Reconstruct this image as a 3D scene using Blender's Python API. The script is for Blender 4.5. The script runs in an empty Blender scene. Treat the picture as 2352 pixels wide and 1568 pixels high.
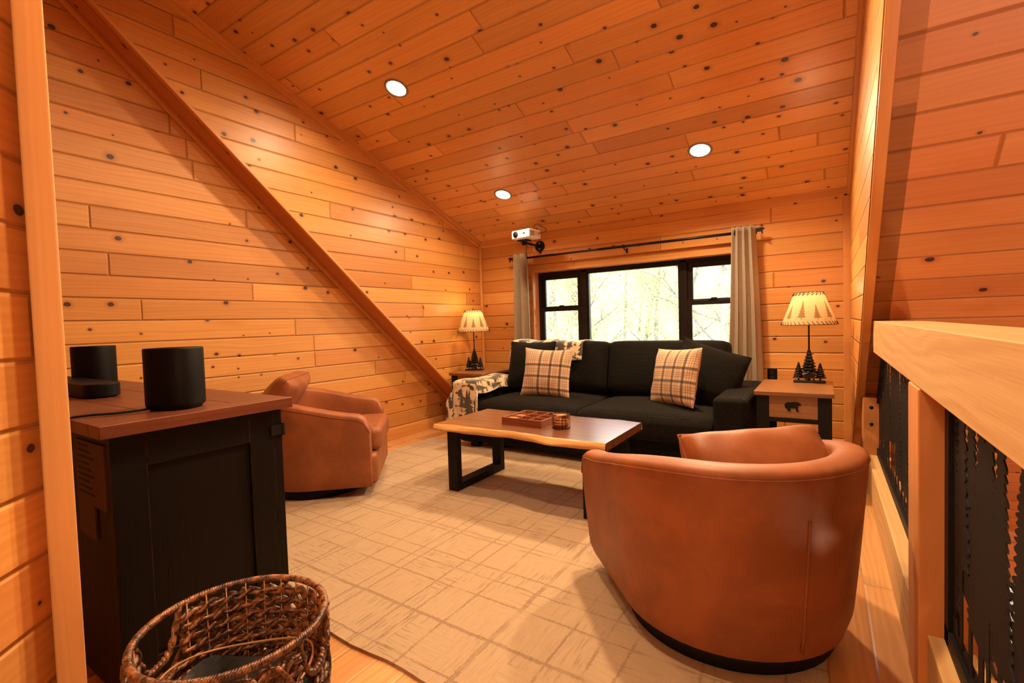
import bpy, math, random
from math import sin, cos, pi, radians, sqrt, atan2, floor, exp
from mathutils import Vector, Matrix, Euler

random.seed(7)
scene = bpy.context.scene
COL = scene.collection

# ------------------------------------------------------------------ measures (metres)
XL, XC, XR, YB = -3.574, -3.37, 0.165, 4.53      # lower left wall, left dormer cheek, right cheek, back wall
SL, Y0 = 0.86, 4.45                              # main roof slope  z = SL*(Y0-y)
CS, CZ = 0.36, 2.05                              # dormer ceiling   z = CZ+CS*(YB-y)
YR = (SL * Y0 - CZ - CS * YB) / (SL - CS)        # where the two meet
ZR = SL * (Y0 - YR)
P = 0.1347
LS = sqrt(1 + 1 / SL ** 2)


def cz(y): return CZ + CS * (YB - y)


# ------------------------------------------------------------------ objects
def link(o, parent=None):
    COL.objects.link(o)
    if parent is not None:
        o.parent = parent
    return o


def tag(o, label, cat, group=None):
    o['label'] = label
    o['category'] = cat
    if group:
        o['group'] = group
    return o


def structure(o, label=None):
    o['kind'] = 'structure'
    if label:
        o['label'] = label
        o['category'] = label.split('|')[0] if '|' in label else 'room'
    return o


def thing(name, loc, label, cat, rz=0.0, group=None):
    o = bpy.data.objects.new(name, None)
    o.empty_display_size = 0.1
    o.location = loc
    o.rotation_euler = (0, 0, rz)
    link(o)
    return tag(o, label, cat, group)


class MB:
    def __init__(self):
        self.v, self.f, self.uv, self.sm = [], [], [], []

    def add(self, vs, fs, uvs=None, smooth=False, M=None):
        b = len(self.v)
        for p in vs:
            p = Vector(p)
            self.v.append(M @ p if M is not None else p)
        for i, f in enumerate(fs):
            self.f.append([b + k for k in f])
            self.uv.append(uvs[i] if uvs else None)
            self.sm.append(smooth)
        return self

    def box(self, lo, hi, M=None):
        (x0, y0, z0), (x1, y1, z1) = lo, hi
        vs = [(x0, y0, z0), (x1, y0, z0), (x1, y1, z0), (x0, y1, z0), (x0, y0, z1), (x1, y0, z1), (x1, y1, z1), (x0, y1, z1)]
        fs = [(0, 3, 2, 1), (4, 5, 6, 7), (0, 1, 5, 4), (1, 2, 6, 5), (2, 3, 7, 6), (3, 0, 4, 7)]
        return self.add(vs, fs, M=M)

    def prism(self, poly, a, b, axis='z', M=None, smooth=False):
        """poly in the two other axes, extruded from a to b along axis"""
        def mk(p, t):
            return {'x': (t, p[0], p[1]), 'y': (p[0], t, p[1]), 'z': (p[0], p[1], t)}[axis]
        n = len(poly)
        area = sum(poly[i][0] * poly[(i + 1) % n][1] - poly[(i + 1) % n][0] * poly[i][1] for i in range(n))
        if (area < 0) != (axis == 'y'):
            poly = poly[::-1]
        if b < a:
            a, b = b, a
        vs = [mk(p, a) for p in poly] + [mk(p, b) for p in poly]
        fs = [tuple(range(n))[::-1], tuple(range(n, 2 * n))]
        for i in range(n):
            j = (i + 1) % n
            fs.append((i, j, n + j, n + i))
        return self.add(vs, fs, M=M, smooth=smooth)

    def tube(self, path, r, n=8, cap=True, closed=False, M=None):
        path = [Vector(p) for p in path]
        m = len(path)
        rr = r if isinstance(r, (list, tuple)) else [r] * m
        vs, fs = [], []
        up = None
        for i, p in enumerate(path):
            if closed:
                t = path[(i + 1) % m] - path[i - 1]
            else:
                t = path[min(i + 1, m - 1)] - path[max(i - 1, 0)]
            if t.length < 1e-9:
                t = Vector((0, 0, 1))
            t.normalize()
            if up is None:
                up = Vector((0, 0, 1)) if abs(t.z) < 0.9 else Vector((1, 0, 0))
            u = (up - t * up.dot(t))
            if u.length < 1e-6:
                u = t.orthogonal()
            u.normalize()
            w = t.cross(u)
            up = u
            for k in range(n):
                a = 2 * pi * k / n
                vs.append(p + (u * cos(a) + w * sin(a)) * rr[i])
        for i in range(m if closed else m - 1):
            i2 = (i + 1) % m
            for k in range(n):
                k2 = (k + 1) % n
                fs.append((i * n + k, i * n + k2, i2 * n + k2, i2 * n + k))
        if cap and not closed:
            fs.append(tuple(range(n))[::-1])
            fs.append(tuple((m - 1) * n + k for k in range(n)))
        return self.add(vs, fs, smooth=True, M=M)

    def lathe(self, prof, n=32, M=None, rfun=None, cap=True):
        vs, fs = [], []
        m = len(prof)
        for r, z in prof:
            for k in range(n):
                a = 2 * pi * k / n
                q = r * (rfun(a, z) if rfun else 1)
                vs.append((q * cos(a), q * sin(a), z))
        for i in range(m - 1):
            for k in range(n):
                k2 = (k + 1) % n
                fs.append((i * n + k, i * n + k2, (i + 1) * n + k2, (i + 1) * n + k))
        if cap:
            fs.append(tuple(range(n))[::-1])
            fs.append(tuple((m - 1) * n + k for k in range(n)))
        return self.add(vs, fs, smooth=True, M=M)

    def grid(self, pts, closed_u=False, uv=True, smooth=True, M=None, flip=False):
        """pts[i][j] -> quads"""
        a, b = len(pts), len(pts[0])
        vs = [p for row in pts for p in row]
        fs, uvs = [], []
        for i in range(a if closed_u else a - 1):
            i2 = (i + 1) % a
            for j in range(b - 1):
                f = (i * b + j, i2 * b + j, i2 * b + j + 1, i * b + j + 1)
                q = [(i / (a - 1), j / (b - 1)), ((i + 1) / (a - 1), j / (b - 1)), ((i + 1) / (a - 1), (j + 1) / (b - 1)), (i / (a - 1), (j + 1) / (b - 1))]
                if flip:
                    f, q = f[::-1], q[::-1]
                fs.append(f)
                uvs.append(q)
        return self.add(vs, fs, uvs=uvs if uv else None, smooth=smooth, M=M)

    def build(self, name, mat, parent=None, uvfn=None, bevel=0.0, seg=2, sub=0, loc=None, rot=None, weld=False):
        me = bpy.data.meshes.new(name)
        me.from_pydata([tuple(p) for p in self.v], [], self.f)
        me.materials.append(mat)
        for i, p in enumerate(me.polygons):
            p.use_smooth = self.sm[i]
        if uvfn or any(self.uv):
            L = me.uv_layers.new(name='UVMap')
            for i, p in enumerate(me.polygons):
                for c, li in enumerate(p.loop_indices):
                    if uvfn:
                        L.data[li].uv = uvfn(me.vertices[me.loops[li].vertex_index].co)
                    elif self.uv[i]:
                        L.data[li].uv = self.uv[i][c]
        o = bpy.data.objects.new(name, me)
        link(o, parent)
        if loc:
            o.location = loc
        if rot:
            o.rotation_euler = rot
        if weld:
            w = o.modifiers.new('weld', 'WELD')
            w.merge_threshold = 1e-4
        if bevel:
            b = o.modifiers.new('bevel', 'BEVEL')
            b.width = bevel
            b.segments = seg
            b.limit_method = 'ANGLE'
            b.angle_limit = radians(40)
            b.use_clamp_overlap = True
            for p in me.polygons:
                p.use_smooth = True
            wn = o.modifiers.new('wn', 'WEIGHTED_NORMAL')
            wn.keep_sharp = True
        if sub:
            s = o.modifiers.new('sub', 'SUBSURF')
            s.levels = s.render_levels = sub
        return o


# ------------------------------------------------------------------ node helper
class NT:
    def __init__(self, name):
        self.m = bpy.data.materials.new(name)
        self.m.use_nodes = True
        self.nt = self.m.node_tree
        self.nt.nodes.clear()

    def node(self, t, **kw):
        n = self.nt.nodes.new(t)
        for k, v in kw.items():
            setattr(n, k, v)
        return n

    def put(self, sock, val):
        if isinstance(val, S):
            self.nt.links.new(val.s, sock)
        elif isinstance(val, bpy.types.NodeSocket):
            self.nt.links.new(val, sock)
        elif val is not None:
            try:
                sock.default_value = val
            except (TypeError, ValueError):
                sock.default_value = (*val, 1.0) if len(val) == 3 else val

    def math(self, op, a, b=None, c=None, clamp=False):
        n = self.node('ShaderNodeMath', operation=op, use_clamp=clamp)
        self.put(n.inputs[0], a)
        if b is not None:
            self.put(n.inputs[1], b)
        if c is not None:
            self.put(n.inputs[2], c)
        return S(self, n.outputs[0])

    def coord(self, which='Object'):
        n = self.node('ShaderNodeTexCoord')
        return S(self, n.outputs[which])

    def sep(self, v):
        n = self.node('ShaderNodeSeparateXYZ')
        self.put(n.inputs[0], v)
        return [S(self, n.outputs[i]) for i in range(3)]

    def comb(self, x, y, z=0.0):
        n = self.node('ShaderNodeCombineXYZ')
        for i, q in enumerate((x, y, z)):
            self.put(n.inputs[i], q)
        return S(self, n.outputs[0])

    def noise(self, vec, scale=1.0, detail=2.0, rough=0.5, dist=0.0):
        n = self.node('ShaderNodeTexNoise')
        self.put(n.inputs['Vector'], vec)
        n.inputs['Scale'].default_value = scale
        n.inputs['Detail'].default_value = detail
        n.inputs['Roughness'].default_value = rough
        n.inputs['Distortion'].default_value = dist
        return S(self, n.outputs['Fac'])

    def voronoi(self, vec, scale=1.0, rand=1.0, dims='2D', feature='F1'):
        n = self.node('ShaderNodeTexVoronoi', voronoi_dimensions=dims, feature=feature)
        self.put(n.inputs['Vector'], vec)
        n.inputs['Scale'].default_value = scale
        n.inputs['Randomness'].default_value = rand
        return S(self, n.outputs['Distance']), S(self, n.outputs['Color'])

    def white(self, vec=None, w=None):
        n = self.node('ShaderNodeTexWhiteNoise')
        if vec is None:
            n.noise_dimensions = '1D'
            self.put(n.inputs['W'], w)
        else:
            n.noise_dimensions = '3D'
            self.put(n.inputs['Vector'], vec)
        return S(self, n.outputs['Value']), S(self, n.outputs['Color'])

    def smooth(self, x, lo, hi):
        n = self.node('ShaderNodeMapRange', interpolation_type='SMOOTHSTEP')
        self.put(n.inputs['Value'], x)
        self.put(n.inputs['From Min'], lo)
        self.put(n.inputs['From Max'], hi)
        return S(self, n.outputs['Result'])

    def mix(self, f, a, b, blend='MIX'):
        n = self.node('ShaderNodeMix', data_type='RGBA', blend_type=blend)
        n.clamp_factor = True
        self.put(n.inputs[0], f)
        self.put(n.inputs[6], a)
        self.put(n.inputs[7], b)
        return S(self, n.outputs[2])

    def bump(self, h, dist=0.01, strength=1.0):
        n = self.node('ShaderNodeBump')
        self.put(n.inputs['Height'], h)
        n.inputs['Distance'].default_value = dist
        n.inputs['Strength'].default_value = strength
        return n.outputs['Normal']

    def principled(self, color, rough=0.5, normal=None, **kw):
        n = self.node('ShaderNodeBsdfPrincipled')
        self.put(n.inputs['Base Color'], color)
        self.put(n.inputs['Roughness'], rough)
        if normal is not None:
            self.put(n.inputs['Normal'], normal)
        for k, v in kw.items():
            self.put(n.inputs[k.replace('_', ' ')], v)
        return n.outputs[0]

    def out(self, sh):
        o = self.node('ShaderNodeOutputMaterial')
        self.put(o.inputs['Surface'], sh)
        return self.m


class S:
    def __init__(self, n, s): self.n, self.s = n, s
    def __add__(a, b): return a.n.math('ADD', a, b)
    def __radd__(a, b): return a.n.math('ADD', b, a)
    def __sub__(a, b): return a.n.math('SUBTRACT', a, b)
    def __rsub__(a, b): return a.n.math('SUBTRACT', b, a)
    def __mul__(a, b): return a.n.math('MULTIPLY', a, b)
    def __rmul__(a, b): return a.n.math('MULTIPLY', b, a)
    def __truediv__(a, b): return a.n.math('DIVIDE', a, b)
    def __rtruediv__(a, b): return a.n.math('DIVIDE', b, a)
    def floor(a): return a.n.math('FLOOR', a)
    def fract(a): return a.n.math('FRACT', a)
    def abs(a): return a.n.math('ABSOLUTE', a)
    def sin(a): return a.n.math('SINE', a)
    def min(a, b): return a.n.math('MINIMUM', a, b)
    def max(a, b): return a.n.math('MAXIMUM', a, b)
    def pow(a, b): return a.n.math('POWER', a, b)
    def lt(a, b): return a.n.math('LESS_THAN', a, b)
    def gt(a, b): return a.n.math('GREATER_THAN', a, b)


def plain(name, color, rough=0.5, bump=0.0, bscale=200.0, var=0.0, vscale=8.0, **kw):
    n = NT(name)
    c = n.coord()
    col = color
    if var:
        f = n.noise(c, vscale, 4, 0.6)
        col = n.mix(n.smooth(f, 0.3, 0.7), tuple(x * (1 - var) for x in color), tuple(min(1, x * (1 + var)) for x in color))
    nm = n.bump(n.noise(c, bscale, 3), bump) if bump else None
    return n.out(n.principled(col, rough, nm, **kw))


# pine: grain, knots, and (for boarding) tongue-and-groove joints, in metric UV (u along the board)
def pine(name, light, dark, red, pitch=None, length=2.3, knots=0.5, kscale=4.6, rough=0.44, axis=None, coat=0.12, voff=0.0, groove=1.0, vary=0.8, rawness=0.0, crough=0.32):
    n = NT(name)
    if axis is None:
        u, v, _ = n.sep(n.coord('UV'))
    else:
        x, y, z = n.sep(n.coord('Object'))
        d = {'x': x, 'y': y, 'z': z}
        u = d[axis[0]]
        v = d[axis[1]]
        if len(axis) > 2:
            v = v + d[axis[2]] * 0.83
    v = v - voff
    if pitch:
        rv = v / pitch
        row = rv.floor()
        fv = rv.fract()
        r1, _ = n.white(w=row)
        uu = u / length + r1 * 13.7
        cu = uu.floor()
        fu = uu.fract()
        idv, idc = n.white(vec=n.comb(row, cu, 3.0))
        ir, ig, ib = n.sep(idc)
        pu = u + idv * 37.0
        pv = v + ig * 17.0
        ev = fv.min(1.0 - fv) * pitch
        eu = fu.min(1.0 - fu) * length
        e = ev.min(eu)
    else:
        pu, pv = u, v
        idv = ir = ib = None
        e = None
    kvec = n.comb(pu, pv * 1.25, 0.0)
    d, kc = n.voronoi(kvec, kscale)
    kr, kg, kb = n.sep(kc)
    dm = d / kscale
    wob = n.noise(kvec, 60, 2) * 0.006
    rad = (0.0052 + kg.pow(1.4) * 0.0150) * kr.lt(knots)
    dd = dm + wob - 0.003
    kmask = 1.0 - n.smooth(dd, rad * 0.8, rad * 1.05 + 0.0006)
    halo = 1.0 - n.smooth(dd, rad * 0.9, rad * 2.6 + 0.001)
    core = 1.0 - n.smooth(dd, 0.0, rad * 0.65)
    gv = pv + halo * 0.03
    warp = n.noise(n.comb(pu * 0.9, gv * 5.0, 0.0), 1.0, 2)
    g1 = n.noise(n.comb(pu * 0.7, gv * 34.0 + warp * 3.0, 0.0), 1.0, 4, 0.6)
    ring = ((gv * 260.0 + warp * 34.0).sin() * 0.5 + 0.5)
    fine = n.noise(n.comb(pu * 5.0, gv * 330.0, 0.0), 1.0, 2)
    blot = n.noise(n.comb(pu * 1.6, pv * 4.0, 0.0), 1.0, 2)
    f = n.smooth(g1 * 0.62 + ring * 0.13 + fine * 0.25, 0.22, 0.78)
    col = n.mix(f, dark, light)
    if pitch:
        col = n.mix(n.smooth(ir, 0.35, 1.0) * (0.62 * vary), col, n.mix(f, tuple(c * 0.8 for c in red), red))
        k = 1.0 - 0.2 * vary + ib * (0.34 * vary)
        col = n.mix(1.0, col, n.comb(k, k, k), 'MULTIPLY')
    col = n.mix(n.smooth(blot, 0.58, 0.8) * 0.45, col, tuple(c * 0.8 for c in red))
    kcol = n.mix(core, (0.026, 0.005, 0.003), (0.085, 0.020, 0.008))
    col = n.mix(halo * 0.5, col, tuple(c * 0.62 for c in red))
    col = n.mix(kmask * 0.98, col, kcol)
    h = fine * 0.05 + f * 0.06
    bd = 0.0012 + rawness * 0.003
    if pitch and groove:
        gl = 1.0 - n.smooth(e, 0.0006, 0.0024)
        col = n.mix(gl * 0.6 * groove, col, tuple(c * 0.22 for c in red))
        h = h * 0.12 + n.smooth(e, 0.0, 0.009) * 1.0
        bd = 0.006 * groove
    nm = n.bump(h, bd)
    return n.out(n.principled(col, rough, nm, Coat_Weight=coat, Coat_Roughness=crough))


PL, PD, PR = (0.70, 0.345, 0.092), (0.58, 0.245, 0.056), (0.55, 0.180, 0.042)
M = {}
M['wall'] = pine('pine_wall', PL, PD, PR, pitch=P, voff=1.191 - 10 * P)
M['ceiling'] = pine('pine_ceiling', (0.74, 0.36, 0.110), (0.64, 0.28, 0.075), (0.60, 0.21, 0.05), pitch=0.134, voff=1.552 - 20 * 0.134, knots=0.72, kscale=4.4, length=1.9, rough=0.40, coat=0.3, crough=0.26)
M['slope'] = pine('pine_slope', (0.62, 0.255, 0.082), (0.54, 0.20, 0.06), (0.50, 0.145, 0.04), pitch=0.147, voff=1.622 - 50 * 0.147, knots=0.28, length=2.9)
M['trim'] = pine('pine_trim', (0.66, 0.30, 0.085), (0.53, 0.21, 0.05), PR, knots=0.3, kscale=3.0)
M['paletrim'] = pine('pale_pine_board', (0.78, 0.47, 0.19), (0.69, 0.38, 0.135), (0.6, 0.27, 0.08), knots=0.1, kscale=2.0)
M['return'] = pine('pine_return', (0.56, 0.21, 0.06), (0.46, 0.155, 0.04), PR, pitch=0.115, length=1.7, knots=0.4, vary=0.4, groove=0.5)
M['raw'] = pine('rough_sawn_timber', (0.62, 0.385, 0.165), (0.50, 0.27, 0.095), (0.46, 0.20, 0.06), knots=0.12, kscale=3.0, rough=0.75, coat=0.0, rawness=1.0)
M['post'] = pine('post_timber', (0.66, 0.29, 0.09), (0.54, 0.2, 0.055), (0.5, 0.15, 0.04), knots=0.12, kscale=3.0, rough=0.7, coat=0.0, rawness=0.6)
M['floor'] = pine('hickory_floor', (0.72, 0.41, 0.17), (0.56, 0.26, 0.09), (0.46, 0.17, 0.055), pitch=0.125, length=1.2, knots=0.3, kscale=3.5, rough=0.3, groove=0.5, vary=1.1)
M['black'] = plain('black_metal', (0.006, 0.0055, 0.0055), 0.55, bump=0.0004, bscale=300, Specular_IOR_Level=0.22)
M['blackwood'] = plain('black_painted_wood', (0.006, 0.0048, 0.004), 0.55, bump=0.0008, bscale=60, Specular_IOR_Level=0.2)
M['bronze'] = plain('dark_bronze', (0.010, 0.008, 0.007), 0.4, Metallic=0.2, Specular_IOR_Level=0.35)
M['winframe'] = plain('dark_bronze_frame', (0.008, 0.005, 0.0035), 0.45, Specular_IOR_Level=0.3)
M['plasticblack'] = plain('matte_black_plastic', (0.004, 0.004, 0.0045), 0.5, bump=0.0002, bscale=900, Specular_IOR_Level=0.16)
M['white'] = plain('white_plastic', (0.82, 0.78, 0.74), 0.3)
M['rubber'] = plain('black_rubber', (0.006, 0.006, 0.006), 0.6, Specular_IOR_Level=0.25)
M['canring'] = plain('satin_grey_ring', (0.22, 0.20, 0.18), 0.45)


def leather(name, color):
    n = NT(name)
    c = n.coord()
    f = n.noise(c, 5.0, 5, 0.62, 0.6)
    g = n.noise(c, 26.0, 4, 0.6)
    col = n.mix(n.smooth(f, 0.32, 0.72), tuple(x * 0.82 for x in color), tuple(x * 1.16 for x in color))
    col = n.mix(n.smooth(g, 0.55, 0.8) * 0.25, col, tuple(x * 1.35 for x in color))
    d, _ = n.voronoi(c, 330, 1.0, '3D')
    h = d * 0.14 + n.noise(c, 14, 3) * 1.0
    return n.out(n.principled(col, 0.50, n.bump(h, 0.0012), Coat_Weight=0.04, Coat_Roughness=0.35, Specular_IOR_Level=0.4))


M['leather'] = leather('cognac_leather', (0.30, 0.094, 0.030))


def corduroy(name, color, ax):
    n = NT(name)
    x, y, z = n.sep(n.coord())
    _, _, nz = n.sep(n.coord('Normal'))
    up = nz.gt(0.72)
    if ax == 'zy':
        s = z * (1.0 - up) + y * up
    elif ax == 'zx':
        s = z * (1.0 - up) + x * up
    else:
        s = {'z': z, 'y': y}[ax]
    s = s + n.noise(n.coord(), 9, 2) * 0.004
    w = (s * (2 * pi / 0.0082)).sin() * 0.5 + 0.5
    fz = n.noise(n.coord(), 420, 2)
    big = n.noise(n.comb(x * 2.0, y * 14.0, z * 14.0), 1.0, 3)
    col = n.mix(n.smooth(w * 0.75 + fz * 0.35 + big * 0.25, 0.25, 0.95), tuple(q * 0.5 for q in color), tuple(q * 1.4 for q in color))
    return n.out(n.principled(col, 0.85, n.bump(w + fz * 0.3, 0.003), Specular_IOR_Level=0.12, Sheen_Weight=0.05, Sheen_Roughness=0.4, Sheen_Tint=(0.5, 0.45, 0.4, 1)))


CC = (0.0075, 0.0062, 0.0046)
M['cord'] = corduroy('charcoal_corduroy', CC, 'zy')
M['cordarm'] = corduroy('charcoal_corduroy_arm', CC, 'zx')
M['cordy'] = corduroy('charcoal_corduroy_back', CC, 'y')
M['cordz'] = corduroy('charcoal_corduroy_cushion', CC, 'z')


def plaid(name):
    n = NT(name)
    u, v, _ = n.sep(n.coord('UV'))
    x, y, z = n.sep(n.coord('UV'))

    def lines(t, offs, w):
        r = None
        for o in offs:
            q = 1.0 - n.smooth((t - o).abs(), w * 0.75, w)
            r = q if r is None else r.max(q)
        return r
    tw = ((u * 55.0 + v * 55.0).fract()).gt(0.42)
    fz = n.noise(n.comb(u, v, 0.0), 120, 3)
    big = lines(u, (0.40, 0.62, 0.82), 0.026).max(lines(v, (0.15, 0.40, 0.63), 0.026))
    big2 = lines(u, (0.40, 0.62, 0.82), 0.026) * lines(v, (0.15, 0.40, 0.63), 0.026)
    thin = lines(u, (0.05, 0.10, 0.15, 0.20, 0.245, 0.29, 0.475, 0.51, 0.548, 0.69, 0.72, 0.75, 0.89, 0.925, 0.96), 0.0045)
    thin = thin.max(lines(v, (0.03, 0.06, 0.235, 0.275, 0.32, 0.48, 0.515, 0.55, 0.72, 0.76, 0.80, 0.84, 0.88, 0.92, 0.96), 0.0045))
    col = n.mix(n.smooth(fz, 0.3, 0.7), (0.56, 0.36, 0.21), (0.66, 0.46, 0.29))
    col = n.mix(thin * 0.75, col, (0.10, 0.035, 0.015))
    col = n.mix(big * (0.52 + tw * 0.40), col, (0.03, 0.018, 0.012))
    col = n.mix(big2 * 0.85, col, (0.02, 0.012, 0.009))
    h = fz + tw * 0.4
    return n.out(n.principled(col, 0.9, n.bump(h, 0.002), Sheen_Weight=0.2))


M['plaid'] = plaid('tan_plaid_wool')
M['plaidback'] = plain('tan_cotton', (0.62, 0.42, 0.24), 0.9, bump=0.001, bscale=500)


def rug_mat():
    n = NT('beige_wool_rug')
    x, y, z = n.sep(n.coord())
    wob = (n.noise(n.coord(), 5, 3) - 0.5) * 0.022
    jit = (n.noise(n.coord(), 110, 3) - 0.5) * 0.016
    xx = x + wob + jit
    yy = y + wob - jit
    brk = n.smooth(n.noise(n.coord(), 6, 3), 0.36, 0.52)
    brk2 = n.smooth(n.noise(n.comb(y, x, 4.0), 6, 3), 0.36, 0.52)

    def ln(t, per, off, w):
        q = ((t + off) / per).fract()
        return 1.0 - n.smooth((q - 0.5).abs() * per, w * 0.3, w)
    lx = ln(xx, 0.215, 0.0, 0.0062).max(ln(xx, 0.345, 0.115, 0.0055))
    ly = ln(yy, 0.205, 0.05, 0.0062).max(ln(yy, 0.322, 0.16, 0.0055))
    speck = n.smooth(n.noise(n.coord(), 260, 2), 0.40, 0.55)
    li = (lx * (0.35 + brk * 0.65)).max(ly * (0.35 + brk2 * 0.65)) * (0.45 + speck * 0.55)
    cell, _ = n.white(vec=n.comb((xx / 0.215).floor(), (yy / 0.205).floor(), 1.0))
    sa = n.noise(n.comb(x * 10.0, y * 120.0, 0.0), 1.0, 3)
    sb = n.noise(n.comb(x * 120.0, y * 10.0, 5.0), 1.0, 3)
    pick = cell.gt(0.6)
    st = sa * pick + sb * (1.0 - pick)
    dash = n.smooth(st, 0.565, 0.66) * n.smooth(n.noise(n.coord(), 3.1, 2), 0.42, 0.6)
    pile = n.noise(n.coord(), 420, 3, 0.6)
    col = n.mix(n.smooth(st, 0.3, 0.72), (0.52, 0.365, 0.22), (0.47, 0.325, 0.19))
    col = n.mix(n.smooth(pile, 0.55, 0.85) * 0.4, col, (0.36, 0.235, 0.135))
    col = n.mix(dash * 0.42, col, (0.27, 0.155, 0.075))
    col = n.mix(li * 0.58, col, (0.30, 0.155, 0.065))
    h = pile * 0.6 - dash * 0.4 - li * 0.6
    return n.out(n.principled(col, 0.95, n.bump(h, 0.005), Sheen_Weight=0.15))


M['rug'] = rug_mat()
M['walnut'] = pine('live_edge_slab', (0.30, 0.105, 0.032), (0.042, 0.011, 0.004), (0.12, 0.034, 0.010), knots=0.05, rough=0.30, axis='xy', coat=1.0, crough=0.24)
M['sapwood'] = pine('live_edge_sapwood', (0.74, 0.42, 0.16), (0.55, 0.25, 0.07), (0.4, 0.15, 0.04), knots=0.1, rough=0.35, axis='xyz', coat=0.3)
M['tabletop'] = pine('stained_table_top', (0.27, 0.115, 0.038), (0.17, 0.063, 0.019), (0.15, 0.05, 0.014), knots=0.15, rough=0.38, axis='xyz', coat=0.2)
M['drawer'] = pine('drawer_front_wood', (0.33, 0.15, 0.058), (0.25, 0.105, 0.035), (0.22, 0.08, 0.024), knots=0.1, rough=0.45, axis='xz', coat=0.1)
M['consoletop'] = pine('rustic_console_top', (0.165, 0.042, 0.017), (0.075, 0.019, 0.008), (0.10, 0.023, 0.009), knots=0.12, rough=0.42, axis='xyz', coat=0.15, rawness=0.7)
M['consoleend'] = pine('rustic_console_end_board', (0.19, 0.050, 0.020), (0.085, 0.021, 0.009), (0.10, 0.023, 0.009), knots=0.12, rough=0.42, axis='yxz', coat=0.15, rawness=0.7)
M['tray'] = pine('tray_wood', (0.30, 0.09, 0.032), (0.15, 0.04, 0.014), (0.16, 0.045, 0.015), knots=0.1, rough=0.3, axis='xyz', coat=0.5)
M['copper'] = plain('hammered_copper', (0.75, 0.30, 0.09), 0.3, bump=0.004, bscale=160, Metallic=0.9)


def worn_black():
    """black paint rubbed through along edges and in a few streaks"""
    n = NT('distressed_black_paint')
    c = n.coord()
    x, y, z = n.sep(c)
    f = n.noise(n.comb(x * 14.0, y * 14.0, z * 1.4), 1.0, 3)
    g = n.noise(n.comb(x * 3.0, y * 3.0, z * 40.0), 1.0, 2)
    m = n.smooth(f, 0.69, 0.77) * n.smooth(g, 0.42, 0.6)
    bv = n.node('ShaderNodeBevel', samples=4)
    bv.inputs['Radius'].default_value = 0.0035
    ge = n.node('ShaderNodeNewGeometry')
    dt = n.node('ShaderNodeVectorMath', operation='DOT_PRODUCT')
    n.nt.links.new(bv.outputs[0], dt.inputs[0])
    n.nt.links.new(ge.outputs['True Normal'], dt.inputs[1])
    ed = n.smooth(1.0 - S(n, dt.outputs['Value']), 0.03, 0.10) * n.smooth(n.noise(c, 24, 3), 0.38, 0.58)
    col = n.mix((m * 0.85).max(ed * 0.55), (0.0045, 0.0030, 0.0024), (0.18, 0.055, 0.024))
    return n.out(n.principled(col, 0.5, n.bump(n.noise(n.comb(x * 60, y * 60, z * 5), 1, 3), 0.001), Specular_IOR_Level=0.18))


M['wornblack'] = worn_black()


def linen(name, a, b):
    n = NT(name)
    x, y, z = n.sep(n.coord())
    f = n.noise(n.comb(x * 300, y * 300, z * 60), 1.0, 3)
    g = n.noise(n.comb(x * 60, y * 60, z * 300), 1.0, 3)
    col = n.mix(n.smooth(f * 0.5 + g * 0.5, 0.35, 0.65), a, b)
    return n.out(n.principled(col, 0.85, n.bump(f + g, 0.001), Sheen_Weight=0.2))


M['linen'] = linen('taupe_linen', (0.26, 0.185, 0.115), (0.36, 0.265, 0.17))


def tree_mask(n, cu, cv, half, top, tiers):
    """dark conifer inside a cell: cu in [-.5,.5], cv in [0,1]"""
    t = cv / top
    saw = (t * tiers).fract()
    w = (1.0 - t) * half * (0.55 + (1.0 - saw) * 0.6) + 0.012
    inside = cu.abs().lt(w) * t.lt(1.0) * t.gt(0.12)
    trunk = cu.abs().lt(half * 0.09) * t.lt(0.2) * t.gt(0.0)
    return inside.max(trunk)


def blanket_mat():
    n = NT('forest_print_throw')
    u, v, _ = n.sep(n.coord('UV'))
    wv = (n.noise(n.comb(u, v, 0.0), 30, 3) - 0.5) * 0.06
    m = None
    for i, (per, pv, ou, ov, half, top) in enumerate(((0.22, 0.30, 0.0, 0.0, 0.27, 0.92), (0.16, 0.23, 0.09, 0.13, 0.24, 0.75), (0.27, 0.31, 0.15, 0.22, 0.18, 0.6))):
        ru = (u + ou) / per
        rv = (v + ov) / pv
        cu = ru.fract() - 0.5 + wv
        cv = rv.fract() + wv
        q = tree_mask(n, cu, cv, half, top, 7.0)
        m = q if m is None else m.max(q)
    bl = n.smooth(n.noise(n.comb(u * 1.0, v * 1.5, 2.0), 12, 4, 0.6), 0.53, 0.60)
    fz = n.noise(n.comb(u, v, 0.0), 160, 2)
    col = n.mix(fz, (0.64, 0.47, 0.29), (0.76, 0.60, 0.40))
    col = n.mix(n.smooth(n.noise(n.comb(u, v, 7.0), 6, 3), 0.5, 0.7) * 0.6, col, (0.36, 0.22, 0.11))
    col = n.mix(m.max(bl) * 0.94, col, (0.022, 0.014, 0.010))
    return n.out(n.principled(col, 0.95, n.bump(fz, 0.003), Sheen_Weight=0.3))


M['blanket'] = blanket_mat()
M['hem'] = plain('cream_fleece', (0.76, 0.60, 0.40), 0.95, bump=0.003, bscale=300)


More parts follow.
